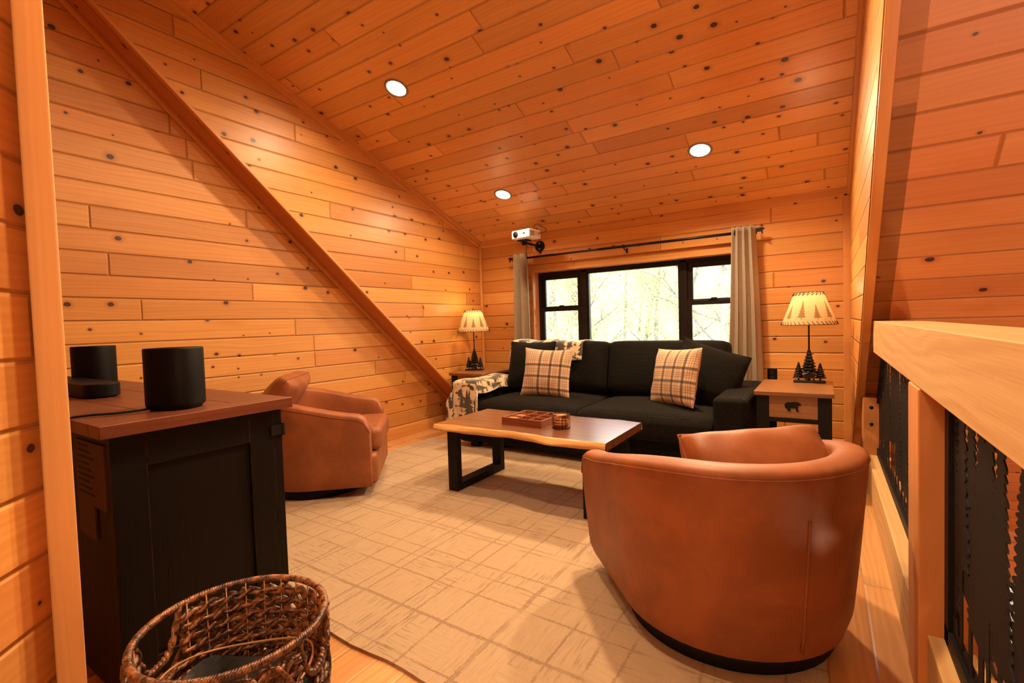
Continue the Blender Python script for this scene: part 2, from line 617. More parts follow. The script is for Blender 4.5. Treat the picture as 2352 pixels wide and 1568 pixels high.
def shade_mat():
    n = NT('parchment_shade')
    u, v, _ = n.sep(n.coord('UV'))
    col0 = n.mix(n.noise(n.comb(u * 6, v * 2, 0.0), 3, 4), (0.54, 0.37, 0.19), (0.62, 0.45, 0.25))
    m = None
    for per, ou, half, top in ((1 / 5.0, 0.0, 0.15, 0.58), (1 / 5.0, 0.1, 0.13, 0.46)):
        cu = ((u + ou) / per).fract() - 0.5
        q = tree_mask(n, cu, v - 0.15, half, top, 7.0)
        m = q if m is None else m.max(q)
    col = n.mix(m * 0.75, col0, (0.16, 0.065, 0.018))
    d = n.node('ShaderNodeBsdfDiffuse')
    n.put(d.inputs[0], col)
    t = n.node('ShaderNodeBsdfTranslucent')
    n.put(t.inputs[0], col)
    mx = n.node('ShaderNodeMixShader')
    mx.inputs[0].default_value = 0.30
    n.nt.links.new(d.outputs[0], mx.inputs[1])
    n.nt.links.new(t.outputs[0], mx.inputs[2])
    return n.out(mx.outputs[0])


M['shade'] = shade_mat()
M['lace'] = plain('dark_leather_lacing', (0.05, 0.016, 0.006), 0.6)


def emission(name, color, strength):
    n = NT(name)
    e = n.node('ShaderNodeEmission')
    e.inputs[0].default_value = (*color, 1)
    e.inputs[1].default_value = strength
    return n.out(e.outputs[0])


M['lens'] = emission('lit_lens', (1.0, 0.86, 0.66), 40.0)
M['bulb'] = emission('lit_bulb', (1.0, 0.74, 0.42), 10.0)


def glass_pane():
    n = NT('window_glass')
    t = n.node('ShaderNodeBsdfTransparent')
    g = n.node('ShaderNodeBsdfGlossy')
    g.inputs['Roughness'].default_value = 0.02
    fr = n.node('ShaderNodeFresnel')
    fr.inputs[0].default_value = 1.45
    mx = n.node('ShaderNodeMixShader')
    n.nt.links.new(fr.outputs[0], mx.inputs[0])
    n.nt.links.new(t.outputs[0], mx.inputs[1])
    n.nt.links.new(g.outputs[0], mx.inputs[2])
    return n.out(mx.outputs[0])


M['pane'] = glass_pane()


def leaf_mat():
    n = NT('spring_leaves')
    c = n.coord()
    f = n.noise(c, 3.0, 2)
    col = n.mix(f, (0.18, 0.205, 0.068), (0.31, 0.325, 0.165))
    d = n.node('ShaderNodeBsdfDiffuse')
    n.put(d.inputs[0], col)
    t = n.node('ShaderNodeBsdfTranslucent')
    n.put(t.inputs[0], col)
    mx = n.node('ShaderNodeMixShader')
    mx.inputs[0].default_value = 0.55
    n.nt.links.new(d.outputs[0], mx.inputs[1])
    n.nt.links.new(t.outputs[0], mx.inputs[2])
    return n.out(mx.outputs[0])


M['leaf'] = leaf_mat()
M['bark'] = plain('grey_bark', (0.10, 0.088, 0.070), 0.9, bump=0.02, bscale=20, var=0.3, vscale=6)
M['grass'] = plain('spring_ground', (0.12, 0.135, 0.055), 0.95, var=0.35, vscale=1.5)


def wicker_mat():
    n = NT('brown_wicker')
    c = n.coord()
    f = n.noise(c, 60, 4, 0.65)
    g = n.noise(c, 9, 3)
    col = n.mix(n.smooth(f * 0.7 + g * 0.3, 0.40, 0.70), (0.032, 0.010, 0.004), (0.44, 0.17, 0.062))
    return n.out(n.principled(col, 0.32, n.bump(f, 0.004), Coat_Weight=0.3, Coat_Roughness=0.2))


M['wicker'] = wicker_mat()
M['liner'] = plain('dark_grey_bag', (0.03, 0.032, 0.034), 0.6, bump=0.004, bscale=30)
M['wire'] = plain('tan_cane', (0.42, 0.19, 0.07), 0.4)
M['wax'] = plain('candle_wax', (0.80, 0.52, 0.28), 0.5, Subsurface_Weight=0.2)


def candle_glass():
    n = NT('amber_striped_jar')
    x, y, z = n.sep(n.coord())
    f = n.noise(n.comb(x * 6, y * 6, z * 75), 1.0, 3)
    col = n.mix(n.smooth(f, 0.45, 0.62), (0.10, 0.022, 0.008), (0.62, 0.27, 0.10))
    return n.out(n.principled(col, 0.15, None, Coat_Weight=0.6))


M['jar'] = candle_glass()
M['paper'] = plain('shaded_printed_label', (0.085, 0.045, 0.025), 0.8)  # label paper, its colour darkened to stand for the shade behind the console
M['ink'] = plain('label_ink', (0.012, 0.008, 0.006), 0.8)


# ------------------------------------------------------------------ SETTING
def uv_yz(c): return (c.y, c.z)
def uv_xz(c): return (c.x, c.z)
def uv_xy(c): return (c.x, c.y)
def uv_yx(c): return (c.y, c.x)
def uv_slope(c): return (c.x, c.z * LS)
def uv_zx(c): return (c.z, c.x + c.y)


def uv_long(a, b):
    """u along a->b, v by what is left"""
    a, b = Vector(a), Vector(b)
    d = (b - a).normalized()
    s = Vector((0.37, 0.61, 0.7))
    s = (s - d * s.dot(d)).normalized()
    t = d.cross(s)
    off = random.uniform(0, 40)
    return lambda c: ((c - a).dot(d) + off, (c - a).dot(s) + (c - a).dot(t) * 0.7 + off)


YN, XE, ZLOW = -3.0, 3.6, -2.55

floor_o = structure(MB().prism([(XL - 0.1, YN - 0.1), (0.36, YN - 0.1), (0.36, YB + 0.1), (XL - 0.1, YB + 0.1)], -0.25, 0.0).build('floor', M['floor'], uvfn=uv_yx))
structure(MB().box((0.36, YN - 0.1, ZLOW - 0.2), (XE + 0.1, 5.3, ZLOW)).build('floor_lower', M['floor'], uvfn=uv_yx))
structure(MB().box((XL - 0.12, YN - 0.1, 0.0), (XL, YB + 0.2, 3.75)).build('wall_left', M['wall'], uvfn=uv_yz))
# left dormer cheek stands proud of the lower wall
structure(MB().prism([(Y0 + 0.02, -0.02), (YB + 0.2, -0.02), (YB + 0.2, cz(YB + 0.2)), (YR, ZR)], XC, XL - 0.02, 'x').build('wall_left_dormer', M['wall'], uvfn=uv_yz))
structure(MB().prism([(Y0, 0.0), (YB + 0.2, 0.0), (YB + 0.2, cz(YB + 0.2)), (YR, ZR)], XR, XR + 0.12, 'x').build('wall_right', M['wall'], uvfn=uv_yz))
# back wall round the window opening
WX0, WX1, WZ0, WZ1 = -2.668, -0.60, 0.78, 1.652
bw = MB()
for lo, hi in (((XL - 0.1, YB, 0), (WX0, YB + 0.2, 2.1)), ((WX1, YB, 0), (XR + 0.12, YB + 0.2, 2.1)), ((WX0, YB, 0), (WX1, YB + 0.2, WZ0)), ((WX0, YB, WZ1), (WX1, YB + 0.2, 2.1))):
    bw.box(lo, hi)
structure(bw.build('wall_back', M['wall'], uvfn=uv_xz))
structure(MB().prism([(YR, ZR), (YB + 0.25, cz(YB + 0.25)), (YB + 0.25, cz(YB + 0.25) + 0.2), (YR, ZR + 0.25)], XL - 0.1, XR + 0.12, 'x').build('ceiling', M['ceiling'], uvfn=uv_xy))
# the main roof slope beyond the railing, going on down past the loft floor
YS = 5.2
structure(MB().prism([(YR, ZR), (YS, SL * (Y0 - YS)), (YS + 0.25, SL * (Y0 - YS)), (YR + 0.25, ZR)], XR + 0.001, XE, 'x').build('ceiling_slope', M['slope'], uvfn=uv_slope))
SB = 0.85
structure(MB().prism([(YR, ZR), (YN - 0.1, ZR - SB * (YR - YN + 0.1)), (YN - 0.1, ZR - SB * (YR - YN + 0.1) + 0.25), (YR, ZR + 0.25)], XL - 0.1, XE, 'x').build('ceiling_rear', M['slope'], uvfn=uv_slope))
structure(MB().box((XL - 0.1, YN - 0.15, ZLOW), (XE, YN - 0.02, 1.2)).build('wall_rear', M['wall'], uvfn=uv_xz))
structure(MB().box((XE, YN - 0.1, ZLOW), (XE + 0.1, 5.3, ZR + 0.2)).build('wall_far_right', M['wall'], uvfn=uv_yz))
structure(MB().box((0.28, YN - 0.1, ZLOW), (0.36, 5.3, -0.25)).build('wall_lower_left', M['wall'], uvfn=uv_yz))
# lower front wall with its own window
L0, L1, LZ0, LZ1 = 0.98, 1.75, -1.95, -1.05
lw = MB()
for lo, hi in (((0.28, 5.2, ZLOW), (L0, 5.35, -0.6)), ((L1, 5.2, ZLOW), (XE, 5.35, -0.6)), ((L0, 5.2, ZLOW), (L1, 5.35, LZ0)), ((L0, 5.2, LZ1), (L1, 5.35, -0.6))):
    lw.box(lo, hi)
structure(lw.build('wall_lower_front', M['slope'], uvfn=uv_xz))

# near wall at 45 degrees, with the corner trim that edges the picture on the left
A = Vector((-1.342, 0.279))
dn = Vector((1, -1)).normalized()
bk = Vector((-1, -1)).normalized()
A0 = A + bk * 0.012 - dn * 0.035
B0 = A0 + dn * 1.35
zt = 3.56
structure(MB().prism([tuple(A0), tuple(B0), tuple(B0 + bk * 0.1), tuple(A0 + bk * 0.1)], 0.0, zt - 0.55).build('wall_near', M['wall'], uvfn=lambda c: ((Vector((c.x, c.y)) - A).dot(dn), c.z)))
tp = [(-1.340, 0.281), (-1.310, 0.300), (-1.287, 0.316), (-1.40, 0.338), (-1.42, 0.300)]
structure(MB().prism(tp, 0.0, zt - 0.55).build('trim_1', M['paletrim'], uvfn=lambda c: (c.z, c.x + c.y * 0.6), bevel=0.006))

# trims ------------------------------------------------------------
tn = [1]


def trim(mb, uvfn, mat='trim', bevel=0.006):
    tn[0] += 1
    return structure(mb.build('trim_%d' % tn[0], M[mat], uvfn=uvfn, bevel=bevel))


def slope_pt(y, x, off=0.0):
    """a point on the roof slope moved off metres into the room"""
    nz = Vector((0, -SL, -1)).normalized()
    return Vector((x, y, SL * (Y0 - y))) + nz * off


def slope_strip(x0, x1, y0, y1, t, z0=0.0):
    vs = []
    for y in (y0, y1):
        for off in (-0.01, t):
            for x in (x0, x1):
                vs.append(slope_pt(y, x, off))
    fs = [(0, 1, 3, 2), (4, 6, 7, 5), (0, 4, 5, 1), (2, 3, 7, 6), (0, 2, 6, 4), (1, 5, 7, 3)]
    return MB().add(vs, fs)


ud = uv_long((0, Y0, 0), (0, YR, ZR))
sl_len = sqrt(1 + SL * SL)
trim(slope_strip(XL, XC - 0.002, Y0 - 0.02, YR, 0.008), lambda c: ((c.z) * 1.53, c.x - XC + 0.05), 'return', 0.002)          # return board
trim(slope_strip(XL - 0.01, XL + 0.026, Y0 - 0.02, YR, 0.034), ud, bevel=0.014)                                           # cove at the lower wall
trim(slope_strip(XC - 0.022, XC + 0.012, Y0 - 0.02, YR, 0.014), ud, bevel=0.005)                                          # corner bead
trim(slope_strip(XR + 0.004, XR + 0.046, Y0 - 0.03, YR, 0.014), ud, bevel=0.004)                                          # edge board right cheek
uc = uv_long((0, YB, CZ), (0, YR, ZR))


def ceil_strip(x0, x1, h):
    poly = [(YB, cz(YB) + 0.01), (YR, ZR + 0.01), (YR, ZR - h), (YB, cz(YB) - h)]
    return MB().prism(poly, x0, x1, 'x')


trim(ceil_strip(XC - 0.01, XC + 0.018, 0.062), uc)
trim(ceil_strip(XC - 0.01, XC + 0.034, 0.026), uc)
trim(ceil_strip(XR - 0.020, XR + 0.01, 0.055), uc)
ux = uv_long((XL, YB, CZ), (XR, YB, CZ))
trim(MB().prism([(YB + 0.01, 2.06), (YB - 0.022, 2.06), (YB - 0.022, 1.995), (YB + 0.01, 1.985)], XC, XR, 'x'), ux)
uz = uv_long((0, 0, 0), (0, 0, 2))
trim(MB().box((XC - 0.005, YB - 0.035, 0.0), (XC + 0.03, YB + 0.005, 2.02)), uz, bevel=0.012)
trim(MB().box((XR - 0.045, YB - 0.022, 0.0), (XR + 0.005, YB + 0.005, 2.02)), uz, bevel=0.008)
structure(MB().box((XL - 0.01, 0.2, 0.0), (XL + 0.014, Y0, 0.105)).build('baseboard_left', M['trim'], uvfn=uv_long((0, 0, 0), (0, 1, 0)), bevel=0.004))
structure(MB().box((XC, YB - 0.014, 0.0), (XR, YB + 0.01, 0.105)).build('baseboard_back', M['trim'], uvfn=ux, bevel=0.004))
# window opening lining
jm = MB()
for lo, hi in (((WX0 - 0.02, YB - 0.004, WZ0), (WX0 + 0.004, YB + 0.2, WZ1)), ((WX1 - 0.004, YB - 0.004, WZ0), (WX1 + 0.02, YB + 0.2, WZ1)), ((WX0 - 0.02, YB - 0.004, WZ1 - 0.004), (WX1 + 0.02, YB + 0.2, WZ1 + 0.02)), ((WX0 - 0.02, YB - 0.03, WZ0 - 0.02), (WX1 + 0.02, YB + 0.2, WZ0 + 0.004))):
    jm.box(lo, hi)
trim(jm, lambda c: (c.x + c.z, c.y + c.z * 0.1), bevel=0.002)
trim(MB().box((0.165, -0.9, 0.0), (0.214, 1.55, 0.035)), uv_long((0, 0, 0), (0, 1, 0)), bevel=0.01)


# windows ----------------------------------------------------------
def ring(x0, x1, z0, z1, w, y0, y1, mb=None):
    mb = mb or MB()
    mb.box((x0, y0, z0), (x0 + w, y1, z1)).box((x1 - w, y0, z0), (x1, y1, z1))
    mb.box((x0 + w, y0, z0), (x1 - w, y1, z0 + w)).box((x0 + w, y0, z1 - w), (x1 - w, y1, z1))
    return mb


win = bpy.data.objects.new('window_1', None)
link(win)
structure(win)
yf = YB + 0.115
fr = ring(WX0 + 0.004, WX1 - 0.004, WZ0, WZ1 - 0.004, 0.03, yf, yf + 0.08)
fr.box((-2.15, yf, WZ0), (-2.09, yf + 0.08, WZ1)).box((-1.135, yf, WZ0), (-1.075, yf + 0.08, WZ1))
fr.build('window_frame', M['winframe'], win, bevel=0.003)
ring(-2.09, -1.135, WZ0 + 0.02, WZ1 - 0.03, 0.022, yf + 0.01, yf + 0.06).build('fixed_sash', M['winframe'], win, bevel=0.003)
MB().box((-2.07, yf + 0.035, WZ0 + 0.03), (-1.155, yf + 0.041, WZ1 - 0.05)).build('pane', M['pane'], win)
for x0, x1 in ((WX0 + 0.03, -2.15), (-1.075, WX1 - 0.03)):
    up = ring(x0, x1, 1.225, WZ1 - 0.035, 0.05, yf + 0.02, yf + 0.05).build('upper_sash', M['winframe'], win, bevel=0.003)
    MB().box((x0 + 0.04, yf + 0.035, 1.26), (x1 - 0.04, yf + 0.041, WZ1 - 0.08)).build('pane', M['pane'], up)
    lo_ = ring(x0, x1, WZ0 + 0.03, 1.262, 0.042, yf - 0.002, yf + 0.03).build('lower_sash', M['winframe'], win, bevel=0.003)
    MB().box((x0 + 0.035, yf + 0.012, WZ0 + 0.065), (x1 - 0.035, yf + 0.018, 1.23)).build('pane', M['pane'], lo_)
    xm = (x0 + x1) / 2
    MB().box((xm - 0.035, yf - 0.012, 1.262), (xm + 0.03, yf + 0.02, 1.272)).box((xm - 0.012, yf - 0.014, 1.27), (xm + 0.04, yf + 0.006, 1.282)).build('sash_latch', M['black'], win, bevel=0.002)

win2 = bpy.data.objects.new('window_2', None)
link(win2)
structure(win2)
ring(L0, L1, LZ0, LZ1, 0.04, 5.24, 5.3).box((L0, 5.25, -1.53), (L1, 5.29, -1.48)).build('window_frame', M['winframe'], win2)
MB().box((L0 + 0.03, 5.27, LZ0 + 0.03), (L1 - 0.03, 5.275, LZ1 - 0.03)).build('pane', M['pane'], win2)

# ------------------------------------------------------------------ RUG
rb = MB()
rx0, rx1, ry0, ry1 = -3.235, 0.0, 1.035, 3.44
NX, NY = 40, 34
top = [[(rx0 + (rx1 - rx0) * i / NX + 0.006 * sin(j * 1.7) * (i in (0, NX)), ry0 + (ry1 - ry0) * j / NY + 0.006 * sin(i * 1.3) * (j in (0, NY)), 0.012) for j in range(NY + 1)] for i in range(NX + 1)]
rb.grid(top, uv=False)
edge = [top[i][0] for i in range(NX + 1)] + [top[NX][j] for j in range(1, NY + 1)] + [top[i][NY] for i in range(NX - 1, -1, -1)] + [top[0][j] for j in range(NY - 1, 0, -1)]
n_e = len(edge)
rb.add([p for p in edge] + [(p[0], p[1], 0.0) for p in edge], [((i + 1) % n_e, i, n_e + i, n_e + (i + 1) % n_e) for i in range(n_e)], smooth=False)
tag(rb.build('area_rug', M['rug']), 'large beige wool rug with a brown broken grid pattern on the floor', 'rug')
RZ = 0.0125


# ------------------------------------------------------------------ soft shapes
def sgn(a): return -1 if a < 0 else 1


def pillow_grid(w, h, t, n=40, pinch=0.06, puff=0.55, seed=0, wr=0.0):
    """two sheets; local x width, z height, y thickness"""
    rnd = random.Random(seed)
    ph = [rnd.uniform(0, 6) for _ in range(8)]
    sheets = []
    for side in (-1, 1):
        rows = []
        for i in range(n + 1):
            row = []
            u = -1 + 2 * i / n
            for j in range(n + 1):
                v = -1 + 2 * j / n
                x = w / 2 * u * (1 - pinch * (1 - v * v) * abs(u) ** 3)
                z = h / 2 * v * (1 - pinch * (1 - u * u) * abs(v) ** 3)
                k = max(0.0, (1 - abs(u) ** 2.6)) ** puff * max(0.0, (1 - abs(v) ** 2.6)) ** puff
                y = side * t / 2 * k
                if wr:
                    q = wr * k ** 0.4 * (1 - k) * (sin(u * 9 + v * 5 + ph[0] + side) + sin(u * 5 - v * 11 + ph[1]) * 0.7)
                    y += side * q
                row.append((x, y, z))
            rows.append(row)
        sheets.append(rows)
    return sheets


def pillow(name, w, h, t, mat, parent=None, backmat=None, loc=(0, 0, 0), rot=(0, 0, 0), seam=0.0, seammat=None, **kw):
    sh = pillow_grid(w, h, t, **kw)
    mb = MB()
    mb.grid(sh[0])                 # front, faces -y
    if backmat is None:
        mb.grid(sh[1], flip=True)
    o = mb.build(name, mat, parent, loc=loc, rot=rot, sub=0, weld=True)
    if backmat is not None:
        MB().grid(sh[1], flip=True).build('pillow_back', backmat, o)
    if seam:
        f = sh[0]
        n = len(f) - 1
        path = [f[i][0] for i in range(n)] + [f[n][j] for j in range(n)] + [f[i][n] for i in range(n, 0, -1)] + [f[0][j] for j in range(n, 0, -1)]
        MB().tube(path, seam, 6, closed=True).build('piping', seammat or mat, o)
    return o


def rounded_block(w, d, h, r=0.05, crown=0.02, n=10, M_=None):
    """superellipsoid-ish cushion, base centre at origin"""
    pts = []
    N, K = 40, 14
    mb = MB()
    rows = []
    for j in range(K + 1):
        ph = -pi / 2 + pi * j / K
        zz = sgn(sin(ph)) * abs(sin(ph)) ** 0.35
        rr = abs(cos(ph)) ** 0.22
        row = []
        for i in range(N):
            a = 2 * pi * (i + 0.5) / N
            x = sgn(cos(a)) * abs(cos(a)) ** 0.18
            y = sgn(sin(a)) * abs(sin(a)) ** 0.18
            cr = crown * (1 - x * x) * (1 - y * y) if zz > 0 else 0
            row.append((x * rr * w / 2, y * rr * d / 2, h / 2 + zz * h / 2 + cr))
        rows.append(row)
    vs = [p for r_ in rows for p in r_]
    fs = []
    for j in range(K):
        for i in range(N):
            i2 = (i + 1) % N
            fs.append((j * N + i, j * N + i2, (j + 1) * N + i2, (j + 1) * N + i))
    fs.append(tuple(range(N))[::-1])
    fs.append(tuple(K * N + i for i in range(N)))
    return mb.add(vs, fs, smooth=True, M=M_)


def sofa_cushion(w, d, h, crown=0.04, front=0.07, M_=None, nu=28, nv=20):
    """box cushion with swollen faces and rolled edges; x w, y d, z h, base centre at origin"""
    def prof(k):                      # closed outline in (y,z), front roll at -y
        pts = []
        r = front
        for a in range(0, 7):
            t = radians(90 + 90 * a / 6)
            pts.append((-d / 2 + r + r * cos(t), h - r + r * sin(t)))
        for a in range(0, 7):
            t = radians(180 + 90 * a / 6)
            pts.append((-d / 2 + r + r * cos(t), r + r * sin(t)))
        rb_ = r * 0.5
        for a in range(0, 5):
            t = radians(270 + 90 * a / 4)
            pts.append((d / 2 - rb_ + rb_ * cos(t), rb_ + rb_ * sin(t)))
        for a in range(0, 5):
            t = radians(90 * a / 4)
            pts.append((d / 2 - rb_ + rb_ * cos(t), h - rb_ + rb_ * sin(t)))
        m = 8
        for a in range(1, m):
            f = a / m
            pts.append((d / 2 - rb_ + (-d + rb_ + r) * f, h))
        return pts
    mb = MB()
    rows = []
    P0 = prof(0)
    m = len(P0)
    for i in range(nu + 1):
        u = -1 + 2 * i / nu
        e = max(0.0, 1 - abs(u) ** 7) ** 0.5            # rounds the ends
        row = []
        for y, z in P0:
            yy = y / (d / 2)
            c = crown * (1 - u * u) * max(0.0, 1 - yy * yy) * (1 if z > h * 0.5 else 0)
            bul = 0.02 * (1 - u * u) * (-1 if yy < -0.7 else 0)
            row.append((u * w / 2, y * (0.93 + 0.07 * e) + bul, h / 2 + (z - h / 2) * (0.72 + 0.28 * e) + c))
        rows.append(row)
    vs = [p for r_ in rows for p in r_]
    fs = []
    for i in range(nu):
        for k in range(m):
            k2 = (k + 1) % m
            fs.append((i * m + k, i * m + k2, (i + 1) * m + k2, (i + 1) * m + k))
    fs.append(tuple(range(m))[::-1])
    fs.append(tuple(nu * m + k for k in range(m)))
    return mb.add([(x, y, z) for x, y, z in vs], [f[::-1] for f in fs], smooth=True, M=M_)


# ------------------------------------------------------------------ SOFA
SX0, SX1, SF, SBK = -2.765, -0.415, 3.30, 4.36
sofa = thing('sofa', ((SX0 + SX1) / 2, (SF + SBK) / 2, 0), 'charcoal corduroy two seat sofa below the window', 'sofa')
ox, oy = (SX0 + SX1) / 2, (SF + SBK) / 2
hw = (SX1 - SX0) / 2
hd = (SBK - SF) / 2
AW = 0.205
MB().box((-hw + 0.02, -hd + 0.03, 0.065), (hw - 0.02, hd - 0.02, 0.27)).build('seat_base', M['cord'], sofa, bevel=0.02, seg=3)
MB().box((-hw + AW - 0.02, hd - 0.24, 0.2), (hw - AW + 0.02, hd - 0.01, 0.80)).build('back_frame', M['cord'], sofa, bevel=0.05, seg=4)
for s in (-1, 1):
    x0, x1 = (hw - AW, hw) if s > 0 else (-hw, -hw + AW)
    MB().box((x0, -hd, 0.06), (x1, hd - 0.03, 0.578)).build('arm', M['cordarm'], sofa, bevel=0.035, seg=4)
    MB().grid([[(x0 + (x1 - x0) * i / 2, -hd + 0.07 + (2 * hd - 0.15) * j / 2, 0) for j in range(3)] for i in range(3)])
iw = hw - AW
for s in (-1, 1):
    sofa_cushion(iw - 0.004, 0.80, 0.20, crown=0.035, front=0.085).build('seat_cushion', M['cord'], sofa, loc=(s * iw / 2, -hd + 0.36, 0.245))
    bc = sofa_cushion(iw - 0.01, 0.46, 0.25, crown=0.05, front=0.09)
    bc.build('back_cushion', M['cordy'], sofa, loc=(s * iw / 2, hd - 0.20, 0.655), rot=(radians(78), 0, 0))
for sx in (-1, 1):
    for sy in (-1, 1):
        MB().prism([(-0.05, 0.07), (0.05, 0.07), (0.042, 0.03), (0.036, 0.0), (-0.036, 0.0), (-0.042, 0.03)], -0.04, 0.04, 'y').build('foot', M['blackwood'], sofa, loc=(sx * (hw - 0.13), sy * (hd - 0.1), RZ if sy < 0 else 0.0), bevel=0.004)

# pillows on the sofa
pl = pillow('throw_pillow', 0.50, 0.46, 0.17, M['cordz'], loc=(-2.29, 3.80, 0.70), rot=(radians(-14), 0, radians(-4)), seed=1, wr=0.004, seam=0.005)
tag(pl, 'square charcoal corduroy pillow at the sofa arm under the forest print throw', 'pillow', 'corduroy pillows on the sofa')
pr = pillow('throw_pillow', 0.50, 0.46, 0.17, M['cordz'], loc=(-0.73, 3.78, 0.665), rot=(radians(-16), radians(20), radians(20)), seed=2, wr=0.004, seam=0.005)
tag(pr, 'tilted charcoal corduroy pillow with its corner over the sofa arm by the curtain', 'pillow', 'corduroy pillows on the sofa')
p1 = pillow('plaid_pillow', 0.46, 0.43, 0.15, M['plaid'], backmat=M['plaidback'], loc=(-2.02, 3.62, 0.668), rot=(radians(-15), radians(2), radians(6)), seed=3, wr=0.006, pinch=0.09)
tag(p1, 'tan plaid pillow standing square, in front of the corduroy pillow by the throw', 'pillow', 'plaid pillows on the sofa')
p2 = pillow('plaid_pillow', 0.46, 0.43, 0.15, M['plaid'], backmat=M['plaidback'], loc=(-0.93, 3.60, 0.672), rot=(radians(-15), radians(-3), radians(-34)), seed=4, wr=0.006, pinch=0.06)
tag(p2, 'tan plaid pillow turned sideways, showing its plain tan back edge', 'pillow', 'plaid pillows on the sofa')

# throw: over the left arm (outside, front and top), and along the sofa back behind the pillow
th = MB()
AX0, AX1 = SX0, SX0 + AW
NU, NV = 52, 52
rows = []
HF, HO, LB, LI = 0.34, 0.37, 0.62, 0.16              # front drop, outside drop, length on top, inside fall
for i in range(NU + 1):
    b_ = -HF + (HF + LB) * i / NU                    # along: <0 hangs over the front
    row = []
    for j in range(NV + 1):
        a_ = -HO + (HO + AW + LI) * j / NV           # across: <0 hangs outside
        da, db = max(0.0, -a_), max(0.0, -b_)
        di = max(0.0, a_ - AW)
        fold = 0.012 * sin(b_ * 24 + 2 * sin(a_ * 6)) * min(1, da * 6) + 0.010 * sin(a_ * 30 + 1.0) * min(1, db * 6)
        both = min(da, db)
        x = AX0 - 0.016 + max(0.0, a_) if di == 0 else AX1 + 0.004 + 0.25 * di
        kf = max(0.06, min(1.0, (0.42 - b_) / 0.25))
        x += (-0.055 * da - fold) * kf - 0.16 * both if da > 0 else 0.0
        y = SF - 0.018 + max(0.0, b_)
        y += (-0.06 * db - 0.16 * both - abs(fold) * 0.6) if db > 0 else 0.0
        z = 0.594 + 0.010 * sin(b_ * 13 + a_ * 9) * (1 if da == 0 and db == 0 else 0)
        z -= max(da, db) * 0.97 + 0.12 * both
        z -= min(di, 0.10) * 0.9
        if di > 0:
            z = max(z, 0.49 - 0.02 * sin(b_ * 9)) if db < 0.08 else z
        row.append((x, y, max(z, 0.05)))
    rows.append(row)


def sheet(rows, su, sv, thick=0.006):
    a, b = len(rows), len(rows[0])
    vs = [p for r_ in rows for p in r_]
    fs, uvs = [], []
    for i in range(a - 1):
        for j in range(b - 1):
            fs.append((i * b + j, i * b + j + 1, (i + 1) * b + j + 1, (i + 1) * b + j))
            uvs.append([(i2 * su / (a - 1), j2 * sv / (b - 1)) for i2, j2 in ((i, j), (i, j + 1), (i + 1, j + 1), (i + 1, j))])
    return vs, fs, uvs


vs, fs, uvs = sheet(rows, HF + LB, HO + AW + LI)
uvs = [[(v_, u_) for u_, v_ in q] for q in uvs]
th.add(vs, fs, uvs, smooth=True)
# second stretch: over the sofa back
rows2 = []
for i in range(31):
    s = i / 30
    row = []
    for j in range(25):
        t = j / 24
        L = t * 0.5
        x = -2.56 + s * 0.76
        zt_ = 0.928 + 0.008 * sin(s * 14) - 0.012 * s
        if L < 0.16:
            y = 3.895 + 0.008 * sin(s * 18) + (0.16 - L) * -0.22
            z = zt_ - (0.16 - L)
        elif L < 0.34:
            y = 3.895 + (L - 0.16) * 1.25
            z = zt_ + 0.012 * sin(pi * (L - 0.16) / 0.18)
        else:
            y = 4.125 + 0.22 * min(1, (L - 0.34) / 0.12)
            z = zt_ - 0.6 * (L - 0.34)
        row.append((x, y, z))
    rows2.append(row)
vs, fs, uvs = sheet(rows2, 0.76, 0.5)
th.add(vs, fs, uvs, smooth=True)
throw = th.build('throw_blanket', M['blanket'])
sd = throw.modifiers.new('thick', 'SOLIDIFY')
sd.thickness = 0.010
sd.offset = 1.0
tag(throw, 'cream throw printed with black forest trees and bears, draped over the sofa arm', 'blanket')
MB().tube([r_[0] for r_ in rows[::-1]] + rows[0], 0.007, 6).build('hem', M['hem'], throw)


# ------------------------------------------------------------------ SWIVEL CHAIRS
def chair_path(off):
    """outer plan curve, offset inward by off; faces +y"""
    R, Lf = 0.385, 0.40
    r = R - off
    pts = []
    K = 12
    for k in range(K + 1):
        pts.append((r, Lf - Lf * k / K, 0.5 * (1 - k / K)))     # third: 0 back .. front weight
    for k in range(1, 24):
        a = pi * k / 24
        pts.append((r * cos(a), -r * sin(a) * 1.0, 0))
    for k in range(K + 1):
        pts.append((-r, Lf * k / K, 0.5 * k / K))
    return pts


def smoothst(a, b, x):
    t = max(0.0, min(1.0, (x - a) / (b - a)))
    return t * t * (3 - 2 * t)


